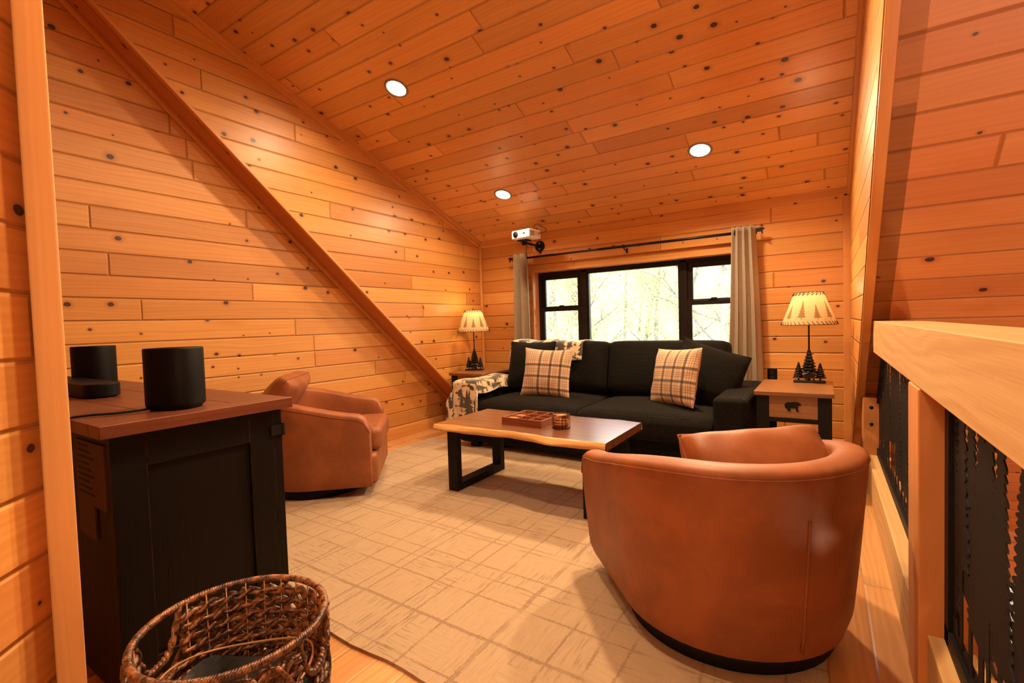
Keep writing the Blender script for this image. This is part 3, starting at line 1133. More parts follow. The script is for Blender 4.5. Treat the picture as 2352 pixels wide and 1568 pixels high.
def make_chair(name, loc, face, label, pill):
    """face: direction the chair looks to, in the plan"""
    root = thing(name, loc, label, 'armchair', rz=atan2(face[1], face[0]) - pi / 2, group='leather swivel chairs')
    outer = chair_path(0.0)
    inner = chair_path(0.080)
    rows = []
    n = len(outer)
    zb = 0.065

    def top(y):
        z = 0.662 - 0.117 * smoothst(-0.30, 0.40, y)
        if y > 0.31:                                    # rounded front corner of the arm
            q = (y - 0.31) / 0.09
            z -= 0.085 * (1 - sqrt(max(0.0, 1 - min(1, q) ** 2)))
        return z
    for i in range(n):
        ox_, oy_, _ = outer[i]
        ix_, iy_, _ = inner[i]
        d = Vector((ox_ - ix_, oy_ - iy_)).normalized()
        zt_ = top(oy_)
        row = []
        fl = 0.055
        for k in range(9):
            z = zb + (zt_ - 0.03 - zb) * k / 8
            o = fl * ((z - zb) / 0.62) ** 0.8 - (0.012 if k == 0 else 0)
            row.append((ox_ + d.x * o, oy_ + d.y * o, z))
        mx = (fl * ((zt_ - zb) / 0.62) ** 0.8)
        po = Vector((ox_, oy_)) + d * mx
        pi_ = Vector((ix_, iy_)) + d * mx * 0.6
        mid = (po + pi_) / 2
        hwid = (po - pi_).length / 2
        for k in range(1, 8):
            a = pi * k / 8
            q = mid + d * hwid * cos(a)
            row.append((q.x, q.y, zt_ - 0.03 + 0.026 * sin(a)))
        for k in range(9):
            z = zt_ - 0.03 - (zt_ - 0.03 - 0.2) * k / 8
            q = pi_ - d * 0.01 * k / 8
            row.append((q.x, q.y, z))
        rows.append(row)
    sh = MB()
    m = len(rows[0])
    vs = [p for r_ in rows for p in r_]
    fs = []
    for i in range(n - 1):
        for k in range(m - 1):
            fs.append((i * m + k, i * m + k + 1, (i + 1) * m + k + 1, (i + 1) * m + k))
    fs.append(tuple(range(m))[::-1])
    fs.append(tuple((n - 1) * m + k for k in range(m)))
    bi = len(vs)
    sh.add(vs, [f[::-1] for f in fs], smooth=True)
    shell = sh.build('shell', M['leather'], root, bevel=0)
    eb = shell.modifiers.new('bv', 'BEVEL')
    eb.width = 0.016
    eb.segments = 3
    eb.limit_method = 'ANGLE'
    eb.angle_limit = radians(50)
    # stitched seam under the rim
    path = []
    for r_ in rows:
        p = Vector(r_[8])
        path.append((p.x, p.y, p.z - 0.006))
    MB().tube(path, 0.0028, 5).build('rim_seam', M['leather'], shell)
    # tall upright seam low on the back
    sx = n // 2
    sp = []
    for z in [0.10 + 0.045 * k for k in range(10)]:
        ox_, oy_, _ = outer[sx]
        d = Vector((ox_, oy_)).normalized()
        o = 0.055 * ((z - zb) / 0.62) ** 0.8 + 0.001
        sp.append((ox_ + d.x * o, oy_ + d.y * o, z))
    MB().tube(sp, 0.0038, 6).build('back_seam', M['leather'], shell)
    # body below the seat
    bd = [(x * 0.985, y * 0.985) for x, y, _ in chair_path(0.03)]
    MB().prism(bd + [(-0.34, 0.43), (0.34, 0.43)], 0.068, 0.27).build('front_rail', M['leather'], root, bevel=0.03, seg=3)
    sc = [(x, y) for x, y, _ in chair_path(0.10)]
    sm = MB().prism(sc + [(-0.28, 0.455), (0.28, 0.455)], 0.27, 0.43)
    sm.build('seat_cushion', M['leather'], root, bevel=0.045, seg=4)
    MB().lathe([(0.33, 0.0), (0.345, 0.006), (0.345, 0.058), (0.335, 0.066)], 48).build('swivel_base', M['blackwood'], root)
    w, h, t, pz, py, tilt, px, yw = pill
    pillow('back_pillow', w, h, t, M['leather'], root, loc=(px, py, pz), rot=(radians(-tilt), 0, pi + yw), seed=int(abs(loc[0]) * 10), wr=0.010, pinch=0.03, puff=0.34, seam=0.004)
    return root


make_chair('swivel_chair', (-0.32, 1.88, RZ), (-0.66, 0.75), 'brown leather swivel chair seen from behind, nearest the railing', (0.53, 0.38, 0.24, 0.508, -0.115, -32, 0.085, 0.02))
make_chair('swivel_chair', (-3.00, 2.06, RZ), (0.74, 0.67), 'brown leather swivel chair by the plank wall behind the console', (0.54, 0.46, 0.20, 0.590, -0.265, -38, 0.0, 0.0))

# ------------------------------------------------------------------ COFFEE TABLE
ct = thing('coffee_table', (-1.57, 2.655, RZ), 'live edge wooden coffee table on black U shaped legs', 'coffee table')
zt0, zt1 = 0.396, 0.442
hx, hy = 0.60, 0.315


def live(x, side, level):
    w = 0.012 * sin(x * 5 + side) + 0.008 * sin(x * 13 + 2 * side) + 0.004 * sin(x * 31)
    return side * (hy + w - (0.022 if level else -0.008 * sin(x * 9 + side)))


N = 48
mb = MB()
ed = {-1: MB(), 1: MB()}
tl = [(-hx + 2 * hx * i / N) for i in range(N + 1)]
vs = []
for x in tl:
    skew = 0.03 * 0
    vs += [(x, live(x, -1, 1), zt1), (x, live(x, 1, 1), zt1), (x, live(x, -1, 0) + 0.02, zt0), (x, live(x, 1, 0) - 0.02, zt0)]
fs = []
for i in range(N):
    a, b = 4 * i, 4 * i + 4
    fs += [(a, b, b + 1, a + 1), (a + 2, a + 3, b + 3, b + 2)]
fs += [(0, 1, 3, 2), (4 * N, 4 * N + 2, 4 * N + 3, 4 * N + 1)]
mb.add(vs, fs)
slab = mb.build('tabletop', M['walnut'], ct)
for s in (-1, 1):
    rows = []
    for x in tl:
        a, b = live(x, s, 1), live(x, s, 0)
        rows.append([(x, a, zt1 + 0.0002), (x, a + s * 0.008, zt1 - 0.004), (x, (a + b) / 2 + s * 0.006, (zt0 + zt1) / 2 + 0.006 * sin(x * 17)), (x, b, zt0 + 0.012), (x, b - s * 0.02, zt0)])
    MB().grid(rows, uv=False, flip=(s > 0)).build('live_edge', M['sapwood'], slab)
for sx in (-1, 1):
    x = sx * 0.485
    w = 0.038
    lg = MB()
    y0, y1 = -0.275, 0.275
    lg.box((x - w, y0, 0.0), (x + w, y0 + 0.05, zt0)).box((x - w, y1 - 0.05, 0.0), (x + w, y1, zt0))
    lg.box((x - w, y0 + 0.05, 0.0), (x + w, y1 - 0.05, 0.05)).box((x - w, y0 + 0.05, zt0 - 0.008), (x + w, y1 - 0.05, zt0))
    lg.build('leg', M['black'], ct, bevel=0.003)
ZT = RZ + zt1

# compartment box with a few pieces in its cells
tr = thing('compartment_tray', (-1.60, 2.665, ZT), 'reddish brown wooden nine cell tray on the coffee table', 'tray', rz=radians(-2))
tw, td, thh, wl = 0.30, 0.28, 0.045, 0.010
fr = MB()
fr.box((-tw / 2, -td / 2, 0), (tw / 2, -td / 2 + wl, thh)).box((-tw / 2, td / 2 - wl, 0), (tw / 2, td / 2, thh)).box((-tw / 2, -td / 2 + wl, 0), (-tw / 2 + wl, td / 2 - wl, thh)).box((tw / 2 - wl, -td / 2 + wl, 0), (tw / 2, td / 2 - wl, thh))
fr.box((-tw / 2 + wl, -td / 2 + wl, 0), (tw / 2 - wl, td / 2 - wl, 0.006))
fr.build('tray_body', M['tray'], tr, bevel=0.0015)
cw, cd = (tw - 2 * wl) / 3, (td - 2 * wl) / 3
for k in (-0.5, 0.5):
    MB().box((k * cw - 0.004, -td / 2 + wl, 0.006), (k * cw + 0.004, td / 2 - wl, thh - 0.003)).build('divider', M['tray'], tr)
    MB().box((-tw / 2 + wl, k * cd - 0.004, 0.006), (tw / 2 - wl, k * cd + 0.004, thh - 0.0028)).build('divider', M['tray'], tr)
MB().tube([(-tw / 2 - 0.002, -0.06, 0.022), (-tw / 2 - 0.02, -0.06, 0.022), (-tw / 2 - 0.028, -0.06, 0.022)], [0.006, 0.012, 0.008], 12).build('knob', M['black'], tr)
proto_piece = None
for ix, iy in ((-1, -1), (-1, 0)):
    if proto_piece is None:
        o = MB().box((-cw / 2 + 0.007, -cd / 2 + 0.007, 0), (cw / 2 - 0.007, cd / 2 - 0.007, 0.030)).build('game_piece', M['copper'], bevel=0.006)
        proto_piece = o
    else:
        o = proto_piece.copy()
        link(o)
    c_ = Matrix.Rotation(radians(-2), 4, 'Z') @ Vector((ix * cw, iy * cd, 0.0065))
    o.location = Vector((-1.60, 2.665, ZT)) + c_
    o.rotation_euler = (0, 0, radians(-2))
    tag(o, 'hammered copper square in the tray corner cell nearest the camera' if iy < 0 else 'hammered copper square in the tray middle cell behind the corner one', 'game piece', 'copper pieces in the tray')
cn = thing('candle', (-1.352, 2.585, ZT), 'amber striped jar candle in a thin black wire holder beside the tray', 'candle')
MB().lathe([(0.046, 0.002), (0.050, 0.006), (0.050, 0.082), (0.048, 0.084), (0.046, 0.082), (0.046, 0.074)], 36, cap=False).build('jar', M['jar'], cn)
MB().lathe([(0.0, 0.004), (0.0455, 0.004), (0.0455, 0.074), (0.0, 0.0745)], 32, cap=False).build('wax', M['wax'], cn)
hl = MB()
for z in (0.003, 0.086):
    hl.tube([(0.053 * cos(a), 0.053 * sin(a), z) for a in [2 * pi * k / 36 for k in range(36)]], 0.0018, 6, closed=True)
for a0 in (-2.3, -0.75, 0.8, 2.4):
    for da in (-0.22, 0.22):
        a = a0 + da
        hl.tube([(0.054 * cos(a), 0.054 * sin(a), 0.003), (0.054 * cos(a), 0.054 * sin(a), 0.066)], 0.0018, 6)
    hl.tube([(0.0545 * cos(a0 - 0.22 + 0.044 * k), 0.0545 * sin(a0 - 0.22 + 0.044 * k), 0.066 + 0.012 * sin(pi * k / 10)) for k in range(11)], 0.0018, 6)
hl.build('wire_holder', M['black'], cn)


# ------------------------------------------------------------------ shapes: bear and conifer
BEAR = [(.02, .28), (0, .36), (.04, .45), (.12, .52), (.25, .56), (.4, .55), (.52, .57), (.62, .59), (.70, .57), (.755, .565), (.785, .60), (.825, .585), (.85, .55), (.93, .49), (.99, .44), (1, .41), (.97, .385), (.88, .38), (.83, .34), (.80, .25), (.795, .13), (.84, .05), (.845, 0), (.70, 0), (.695, .12), (.665, .21), (.52, .19), (.37, .2), (.33, .12), (.36, .04), (.355, 0), (.205, 0), (.19, .1), (.11, .15), (.05, .2)]


def bear_poly(w, flip=False):
    return [((0.5 - x if flip else x - 0.5) * w, y * w) for x, y in BEAR]


def conifer_mesh(h, r, tiers=7, trunk=0.16, seed=0):
    rnd = random.Random(seed)
    mb = MB()
    mb.lathe([(r * 0.16, 0), (r * 0.13, h * 0.5), (r * 0.03, h * 0.97)], 8)
    z0 = h * trunk
    for k in range(tiers):
        t = k / tiers
        zc = z0 + (h - z0) * t
        rr = r * (1 - t) ** 0.85 + r * 0.06
        hh = (h - z0) / tiers * 1.75
        n = 18
        ph = rnd.uniform(0, 6)

        def rf(a, z, ph=ph):
            return 1 + 0.16 * sin(a * 7 + ph) + 0.07 * sin(a * 3 + ph * 2)
        mb.lathe([(rr * 0.35, zc - 0.002), (rr, zc - hh * 0.10), (rr * 0.93, zc + hh * 0.10), (rr * 0.5, zc + hh * 0.5), (rr * 0.12, min(h, zc + hh))], 28, rfun=rf)
    return mb


# ------------------------------------------------------------------ SIDE TABLES
def side_table(name, x0, y0, x1, y1, label, pins=True):
    cx_, cy_ = (x0 + x1) / 2, (y0 + y1) / 2
    w, d = (x1 - x0) / 2, (y1 - y0) / 2
    H = 0.615
    r_ = thing(name, (cx_, cy_, 0), label, 'side table', group='rustic end tables with bear drawers')
    MB().box((-w, -d, H - 0.028), (w, d, H)).build('table_top', M['tabletop'], r_, bevel=0.003)
    lw_ = 0.072
    for sx in (-1, 1):
        for sy in (-1, 1):
            xa = sx * (w - 0.012)
            ya = sy * (d - 0.025)
            MB().box((min(xa, xa - sx * lw_), min(ya, ya - sy * 0.05), 0), (max(xa, xa - sx * lw_), max(ya, ya - sy * 0.05), H - 0.028)).build('leg', M['black'], r_, bevel=0.002)
    fw = w - 0.012 - lw_
    dr = MB().box((-fw, -d + 0.032, H - 0.170), (fw, d - 0.1, H - 0.032)).build('drawer', M['drawer'], r_, bevel=0.003)
    MB().prism([(a, b * 1.12) for a, b in bear_poly(0.092)], -0.004, 0.006, 'y').build('bear_pull', M['black'], dr, loc=(0.0, -d + 0.030, H - 0.125), bevel=0.001)
    MB().box((-fw, -d + 0.03, H - 0.198), (fw, -d + 0.065, H - 0.170)).build('crossbar', M['black'], r_, bevel=0.002)
    for sx in (-1, 1):
        xa = sx * (w - 0.03)
        MB().box((xa - 0.012, -d + 0.07, H - 0.17), (xa + 0.012, d - 0.07, H - 0.03)).build('side_apron', M['blackwood'], r_)
        xb = MB()
        for s2 in (-1, 1):
            xb.tube([(xa, -s2 * (d - 0.07), 0.10), (xa, s2 * (d - 0.07), H - 0.18)], 0.012, 4)
        xb.build('cross_brace', M['tabletop'], r_)
    MB().box((-w + 0.02, -d + 0.05, 0.08), (w - 0.02, d - 0.05, 0.10)).build('lower_shelf', M['tabletop'], r_, bevel=0.002)
    return r_


side_table('side_table', -0.392, 3.455, 0.045, 4.115, 'wooden end table with a bear drawer pull beside the curtain and railing')
side_table('side_table', -3.248, 3.755, -2.822, 4.33, 'wooden end table with a bear drawer in the room corner behind the throw')


# ------------------------------------------------------------------ LAMPS
def table_lamp(name, x, y, label, rz=0.0):
    z0 = 0.615
    r_ = thing(name, (x, y, z0), label, 'lamp', rz=rz, group='forest bear table lamps')
    bp = [(-0.098, -0.028), (-0.085, -0.036), (0.085, -0.036), (0.098, -0.028), (0.098, 0.028), (0.085, 0.036), (-0.085, 0.036), (-0.098, 0.028)]
    MB().prism(bp, 0, 0.016).build('lamp_base', M['bronze'], r_, bevel=0.004)
    conifer_mesh(0.225, 0.046, 8, 0.26, 1).build('pine_tree', M['bronze'], r_, loc=(0, 0.012, 0.015))
    conifer_mesh(0.130, 0.031, 7, 0.14, 2).build('pine_tree', M['bronze'], r_, loc=(-0.065, 0.010, 0.015))
    conifer_mesh(0.125, 0.031, 7, 0.16, 3).build('pine_tree', M['bronze'], r_, loc=(0.066, 0.004, 0.015))
    MB().prism(bear_poly(0.088), -0.009, 0.009, 'y').build('bear_figure', M['bronze'], r_, loc=(0.004, -0.020, 0.016), bevel=0.005, seg=3)
    MB().tube([(0, 0.012, 0.23), (0, 0.012, 0.55)], 0.0055, 10).build('pole', M['bronze'], r_)
    zb, zt_, rb_, rt_ = 0.413, 0.640, 0.172, 0.088
    N = 64
    rows = []
    for i in range(N + 1):
        a = 2 * pi * i / N
        rows.append([((rb_ + (rt_ - rb_) * k / 10) * cos(a), (rb_ + (rt_ - rb_) * k / 10) * sin(a) + 0.012, zb + (zt_ - zb) * k / 10) for k in range(11)])
    sh = MB().grid(rows).build('lamp_shade', M['shade'], r_)
    for (n, rr, zz, tt, dz) in ((38, rb_, zb, 0.0, 1), (22, rt_, zt_, 1.0, -1)):
        lc = MB()
        pts = []
        for k in range(n):
            a = 2 * pi * k / n
            a2 = 2 * pi * (k + 0.6) / n
            f = 0.1 * dz
            r2 = rr + (rt_ - rb_) * f
            z2 = zz + (zt_ - zb) * f
            pts += [((rr + 0.003) * cos(a2), (rr + 0.003) * sin(a2) + 0.012, zz), ((r2 + 0.003) * cos(a), (r2 + 0.003) * sin(a) + 0.012, z2)]
        for k in range(n):
            lc.tube([pts[2 * k], pts[2 * k + 1]], 0.0021, 5)
            if dz < 0:
                lc.tube([pts[2 * k + 1], pts[(2 * k + 2) % (2 * n)]], 0.0018, 5)
        lc.tube([(rr * cos(2 * pi * k / 48), rr * sin(2 * pi * k / 48) + 0.012, zz) for k in range(48)], 0.0022, 6, closed=True)
        lc.build('lacing', M['lace'], sh)
    MB().lathe([(0.001, 0.0), (0.014, 0.006), (0.015, 0.03), (0.028, 0.06), (0.030, 0.08), (0.020, 0.102), (0.001, 0.11)], 20).build('bulb', M['bulb'], r_, loc=(0, 0.012, 0.468))
    sp = MB()
    for a in (0, 2.09, 4.19):
        sp.tube([(0, 0.012, 0.455), (rt_ * cos(a), rt_ * sin(a) + 0.012, zt_ - 0.004)], 0.0018, 5)
    sp.build('shade_spider', M['bronze'], r_)
    for zz, pw in ((0.50, LAMP_W), (0.60, LAMP_W * 0.3)):
        ld = bpy.data.lights.new('lamp_light', 'POINT')
        ld.energy = pw
        ld.color = (1.0, 0.66, 0.33)
        ld.shadow_soft_size = 0.035
        lo = bpy.data.objects.new('lamp_light', ld)
        lo.location = (0, 0.012, zz + 0.04)
        link(lo, r_)
    return r_


LAMP_W = 6.0
table_lamp('table_lamp', -0.096, 4.00, 'lit forest lamp with bear base on the end table beside the curtain', rz=radians(3))
table_lamp('table_lamp', -3.140, 4.05, 'lit forest lamp with bear base on the corner end table behind the throw', rz=radians(20))


# ------------------------------------------------------------------ CURTAINS AND ROD
RY, RZc = 4.43, 1.800
rod = thing('curtain_rod', (-1.66, RY, RZc), 'thin black curtain rod with bear finials above the window', 'curtain rod')
MB().tube([(-1.17, 0, 0), (1.17, 0, 0)], 0.0105, 14).tube([(-0.2, 0, 0), (1.17, 0, 0)], 0.0125, 14).build('rod', M['bronze'], rod)
for s in (-1, 1):
    MB().prism(bear_poly(0.088, flip=(s < 0)), -0.006, 0.006, 'y').build('finial', M['bronze'], rod, loc=(s * 1.212, 0, -0.028), bevel=0.002)
for x in (-1.10, 0.06, 1.10):
    MB().tube([(x, 0, -0.012), (x, 0.045, -0.03), (x, 0.098, -0.03)], 0.005, 8).box((x - 0.008, 0.092, -0.052), (x + 0.008, 0.1, -0.006)).tube([(x, 0, -0.014), (x, 0, 0.014)], 0.015, 10).build('bracket', M['bronze'], rod)


def curtain(name, xa, xb, xa2, xb2, label, folds, seed, zb=0.03):
    rnd = random.Random(seed)
    ztop = RZc + 0.042
    rows = []
    N, K = 110, 40
    ph = rnd.uniform(0, 6)
    for i in range(N + 1):
        s = i / N
        row = []
        for k in range(K + 1):
            t = k / K
            z = ztop + (zb - ztop) * t
            x = (xa + (xb - xa) * s) * (1 - t) + (xa2 + (xb2 - xa2) * s) * t
            amp = 0.046 * (1 - 0.2 * t)
            q = s * folds * 2 * pi + ph + 0.5 * t * sin(3 * s + ph)
            y = RY - 0.036 + amp * sin(q) + 0.01 * t
            x += 0.012 * sin(2 * q) * (0.6 + 0.4 * t) + 0.006 * sin(7 * t + ph) * t
            row.append((x, y, z))
        rows.append(row)
    mb = MB().grid(rows, uv=False)
    o = mb.build(name, M['linen'])
    sd_ = o.modifiers.new('thick', 'SOLIDIFY')
    sd_.thickness = 0.004
    tag(o, label, 'curtain', 'taupe curtains')
    return o


cl = curtain('curtain', -2.845, -2.638, -2.90, -2.605, 'narrow taupe curtain panel under the projector', 2.6, 1)
cr = curtain('curtain', -0.64, -0.475, -0.69, -0.40, 'taupe curtain panel gathered beside the end table and lamp', 3.4, 2)
for c_, xs in ((cl, (-2.70,)), (cr, (-0.628,))):
    for x in xs:
        MB().tube([(0.0 + x, RY - 0.01 + 0.024 * cos(a), RZc + 0.024 * sin(a)) for a in [2 * pi * k / 20 for k in range(20)]], 0.005, 8, closed=True).build('grommet', M['bronze'], c_)

# ------------------------------------------------------------------ PROJECTOR
pj = thing('projector', (-2.50, 4.14, 1.938), 'small white video projector held near the ceiling above the curtain', 'projector', rz=radians(-8))
MB().box((-0.115, -0.095, 0), (0.115, 0.095, 0.085)).build('housing', M['white'], pj, bevel=0.014, seg=4)
MB().tube([(-0.058, -0.092, 0.045), (-0.058, -0.100, 0.045)], 0.030, 28).build('lens', M['rubber'], pj)
MB().box((0.035, -0.0975, 0.040), (0.062, -0.094, 0.052)).build('sensor_window', M['rubber'], pj, bevel=0.004)
MB().box((-0.015, -0.0965, 0.0445), (0.022, -0.0945, 0.0475)).build('badge', M['ink'], pj)
vg = MB()
for r_ in range(7):
    for c_ in range(6):
        vg.box((0.1145, -0.07 + c_ * 0.009, 0.022 + r_ * 0.007), (0.1158, -0.065 + c_ * 0.009, 0.026 + r_ * 0.007))
vg.build('vent', M['ink'], pj)
MB().lathe([(0.045, 0.0), (0.05, 0.004), (0.05, 0.018), (0.046, 0.022)], 28).build('top_disc', M['rubber'], pj, loc=(-0.005, 0.02, 0.085))  # plain black disc lying on top of the housing
MB().tube([(0.05, 0.06, 0.09), (0.07, 0.05, 0.135), (0.11, 0.045, 0.145), (0.20, 0.06, 0.085), (0.205, 0.065, 0.065), (0.17, 0.06, 0.05), (0.112, 0.05, 0.05)], 0.0035, 8).build('power_cable', M['rubber'], pj)
mt = thing('projector_mount', (-2.565, YB, 1.922), 'round black wall plate and arm carrying the projector', 'mount')
MB().tube([(0, -0.012, 0), (0, 0, 0)], 0.058, 32).build('wall_plate', M['black'], mt, bevel=0.002)
for z in (-0.03, 0.03):
    MB().tube([(0, -0.016, z), (0, -0.010, z)], 0.007, 10).build('screw', M['white'], mt)
MB().tube([(0, -0.01, 0), (0, -0.33, 0)], 0.011, 12).build('arm', M['black'], mt)
MB().tube([(0, -0.33, -0.026), (0.0, -0.33, 0.006)], 0.022, 16).tube([(0, -0.33, 0.0), (0.03, -0.36, 0.010)], 0.010, 12).box((-0.03, -0.42, 0.006), (0.09, -0.33, 0.0155)).build('tilt_head', M['black'], mt, bevel=0.002)
cbm = MB().tube([(-2.53, 4.20, 1.937), (-2.56, 4.25, 1.915), (-2.63, 4.35, 1.865), (-2.70, 4.44, 1.81), (-2.71, 4.46, 1.76)], 0.0035, 8)
tag(cbm.build('signal_cable', M['rubber']), 'thin dark cable hanging from the projector to the curtain top', 'cable')

# black wall socket behind the end table
ot = thing('wall_outlet', (-0.372, YB, 0.60), 'black wall outlet just above the end table beside the curtain', 'outlet')
MB().box((-0.036, -0.008, -0.058), (0.036, 0.0, 0.058)).build('cover_plate', M['plasticblack'], ot, bevel=0.003)
for z in (-0.02, 0.02):
    MB().box((-0.016, -0.0105, z - 0.014), (0.016, -0.007, z + 0.014)).build('socket', M['rubber'], ot, bevel=0.002)


# ------------------------------------------------------------------ RECESSED LIGHTS
CAN_W = 32.0
cna = Vector((0, -CS, -1)).normalized()


def can_light(x, y, label, real=True, power=None):
    p = Vector((x, y, cz(y)))
    r_ = thing('recessed_light', p, label, 'ceiling light', group='recessed ceiling lights')
    r_.rotation_euler = (-math.atan(CS), 0, 0)
    MB().lathe([(0.066, 0.0), (0.066, -0.004), (0.074, -0.007), (0.084, -0.005), (0.086, 0.0)], 40, cap=False).build('trim_ring', M['canring'], r_)
    MB().lathe([(0.0, -0.001), (0.066, -0.001), (0.066, -0.003), (0.0, -0.0035)], 40, cap=False).build('lens', M['lens'], r_)
    ld = bpy.data.lights.new('downlight', 'AREA')
    ld.shape = 'DISK'
    ld.size = 0.125
    ld.spread = radians(165)
    ld.energy = power or CAN_W
    ld.color = (1.0, 0.70, 0.40)
    lo = bpy.data.objects.new('downlight', ld)
    lo.location = (0, 0, -0.010)
    link(lo, r_)
    return r_


can_light(-2.53, 2.474, power=12.5, label='lit round recessed light nearest the camera, above the leather chair by the wall')
can_light(-2.53, 3.79, power=12.5, label='lit round recessed light smallest in view, above the projector corner')
can_light(-0.76, 3.757, 'lit round recessed light above the window curtain and sofa end')


def downlight(x, y, power):
    """unseen extra downlights added overhead to brighten the near part of the room"""
    ld = bpy.data.lights.new('downlight', 'AREA')
    ld.shape = 'DISK'
    ld.size = 0.125
    ld.spread = radians(165)
    ld.energy = power
    ld.color = (1.0, 0.70, 0.40)
    lo = bpy.data.objects.new('downlight', ld)
    lo.location = (x, y, cz(y) - 0.012)
    lo.rotation_euler = (-math.atan(CS), 0, 0)
    link(lo)


downlight(-0.76, 1.16, 27.0)
downlight(-0.76, 2.22, CAN_W)


def fill_light(x, y, z, power, size=0.14):
    """unseen fill lights added to brighten the room, behind, beside and below the camera"""
    ld = bpy.data.lights.new('fill_point', 'POINT')
    ld.shadow_soft_size = size
    ld.energy = power
    ld.color = (1.0, 0.74, 0.46)
    lo = bpy.data.objects.new('fill_point', ld)
    lo.location = (x, y, z)
    link(lo)


fill_light(-0.02, -0.85, 1.35, 25)
fill_light(1.7, -0.9, 1.5, 20)
fill_light(1.15, 0.7, -1.3, 72)  # added below the loft floor to light the roof slope
fill_light(1.9, 1.6, -0.6, 26)

# ------------------------------------------------------------------ CONSOLE WITH SPEAKERS
CZt = 0.86
cs = thing('media_console', (-2.45, 0.728, 0), 'black distressed media console with a reddish plank top at the near wall', 'console')
hx, hy = 0.837, 0.276
tp_ = MB()
tb = 0.085
tp_.box((-hx + tb, -hy, CZt - 0.036), (hx - tb, -hy + 0.17, CZt)).box((-hx + tb, -hy + 0.172, CZt - 0.036), (hx - tb, -hy + 0.38, CZt)).box((-hx + tb, -hy + 0.382, CZt - 0.036), (hx - tb, hy, CZt))
tp_.build('console_top', M['consoletop'], cs, bevel=0.002)
for s in (-1, 1):
    a, b = (hx - tb + 0.001, hx) if s > 0 else (-hx, -hx + tb - 0.001)
    MB().box((a, -hy, CZt - 0.036), (b, hy, CZt)).build('breadboard_end', M['consoleend'], cs, bevel=0.002)
bx, by = hx - 0.03, hy - 0.028
MB().box((-bx, -by + 0.01, 0.05), (bx - 0.022, by - 0.02, CZt - 0.036)).build('carcass', M['wornblack'], cs)
# right end: frame and panel
ef = MB()
st = 0.085
ef.box((bx - 0.024, -by, 0.0), (bx, -by + st, CZt - 0.036)).box((bx - 0.024, by - st - 0.03, 0.0), (bx, by - 0.03, CZt - 0.036))
ef.box((bx - 0.024, -by + st, CZt - 0.036 - 0.10), (bx, by - st - 0.03, CZt - 0.036)).box((bx - 0.024, -by + st, 0.06), (bx, by - st - 0.03, 0.16))
ef.build('end_frame', M['wornblack'], cs, bevel=0.002)
MB().box((bx - 0.03, -by + st - 0.01, 0.15), (bx - 0.010, by - st - 0.02, CZt - 0.13)).build('end_panel', M['wornblack'], cs)
# front face (towards the sofa): stile with hinge, two barn doors
for k in (-1, 0, 1):
    pass
MB().box((bx - 0.075, by - 0.03, 0.0), (bx, by, CZt - 0.036)).build('front_stile', M['wornblack'], cs, bevel=0.002)
MB().box((-bx, by - 0.03, 0.0), (-bx + 0.075, by, CZt - 0.036)).build('front_stile', M['wornblack'], cs, bevel=0.002)
dw = (2 * bx - 0.16) / 2
for k in (0, 1):
    x0 = -bx + 0.08 + k * dw
    dd_ = MB().box((x0 + 0.003, by - 0.024, 0.07), (x0 + dw - 0.003, by - 0.002, CZt - 0.05)).build('door', M['wornblack'], cs, bevel=0.002)
    MB().box((x0 + dw / 2 - 0.01, by, 0.35), (x0 + dw / 2 + 0.01, by + 0.02, 0.5)).build('handle', M['black'], dd_)
MB().box((bx - 0.004, by - 0.042, 0.73), (bx + 0.006, by + 0.004, 0.765)).tube([(bx + 0.004, by + 0.003, 0.725), (bx + 0.004, by + 0.003, 0.77)], 0.006, 10).build('hinge', M['black'], cs, bevel=0.001)
# printed labels on the back, near the corner
lb = MB().box((bx - 0.30, -by + 0.004, 0.60), (bx - 0.06, -by + 0.010, 0.79)).box((bx - 0.30, -by + 0.004, 0.50), (bx - 0.16, -by + 0.010, 0.60)).build('paper_label', M['paper'], cs)
ln_ = MB()
for k in range(9):
    ln_.box((bx - 0.28, -by + 0.0025, 0.775 - k * 0.018), (bx - 0.19 + 0.02 * (k % 3), -by + 0.0045, 0.779 - k * 0.018))
ln_.build('printed_lines', M['ink'], lb)


def speaker(name, x, y, label, h=0.197, rx=0.077, ry=0.068, rz=0.6):
    r_ = thing(name, (x, y, CZt), label, 'speaker', rz=rz, group='black speakers on the console')
    sx_ = Matrix.Diagonal((rx, ry, 1, 1))

    def rf(a, z):
        c, s = abs(cos(a)), abs(sin(a))
        return 1.0 / (c ** 3 + s ** 3) ** (1 / 3.0)
    MB().lathe([(0.86, 0.0), (0.88, 0.006), (0.90, 0.008)], 48, M=sx_, rfun=rf).build('foot', M['rubber'], r_)
    MB().lathe([(0.93, 0.008), (0.985, 0.012), (1.0, 0.02), (1.0, h - 0.006), (0.985, h - 0.001), (0.96, h), (0.9, h - 0.002), (0.0, h - 0.002)], 48, M=sx_, rfun=rf, cap=False).build('cabinet', M['plasticblack'], r_)
    MB().lathe([(0.0, h - 0.0015), (0.5, h - 0.0015), (0.5, h - 0.001), (0.0, h - 0.001)], 32, M=sx_, cap=False).build('touch_panel', M['rubber'], r_)
    return r_


speaker('smart_speaker', -1.775, 0.700, 'black oval smart speaker in the open on the console, before the leather chair')
speaker('smart_speaker', -2.86, 0.80, 'black smart speaker at the far end of the console, partly behind the corner trim')
sb = thing('soundbar', (-2.80, 0.690, CZt), 'low black soundbar with rounded end lying on the console', 'soundbar')


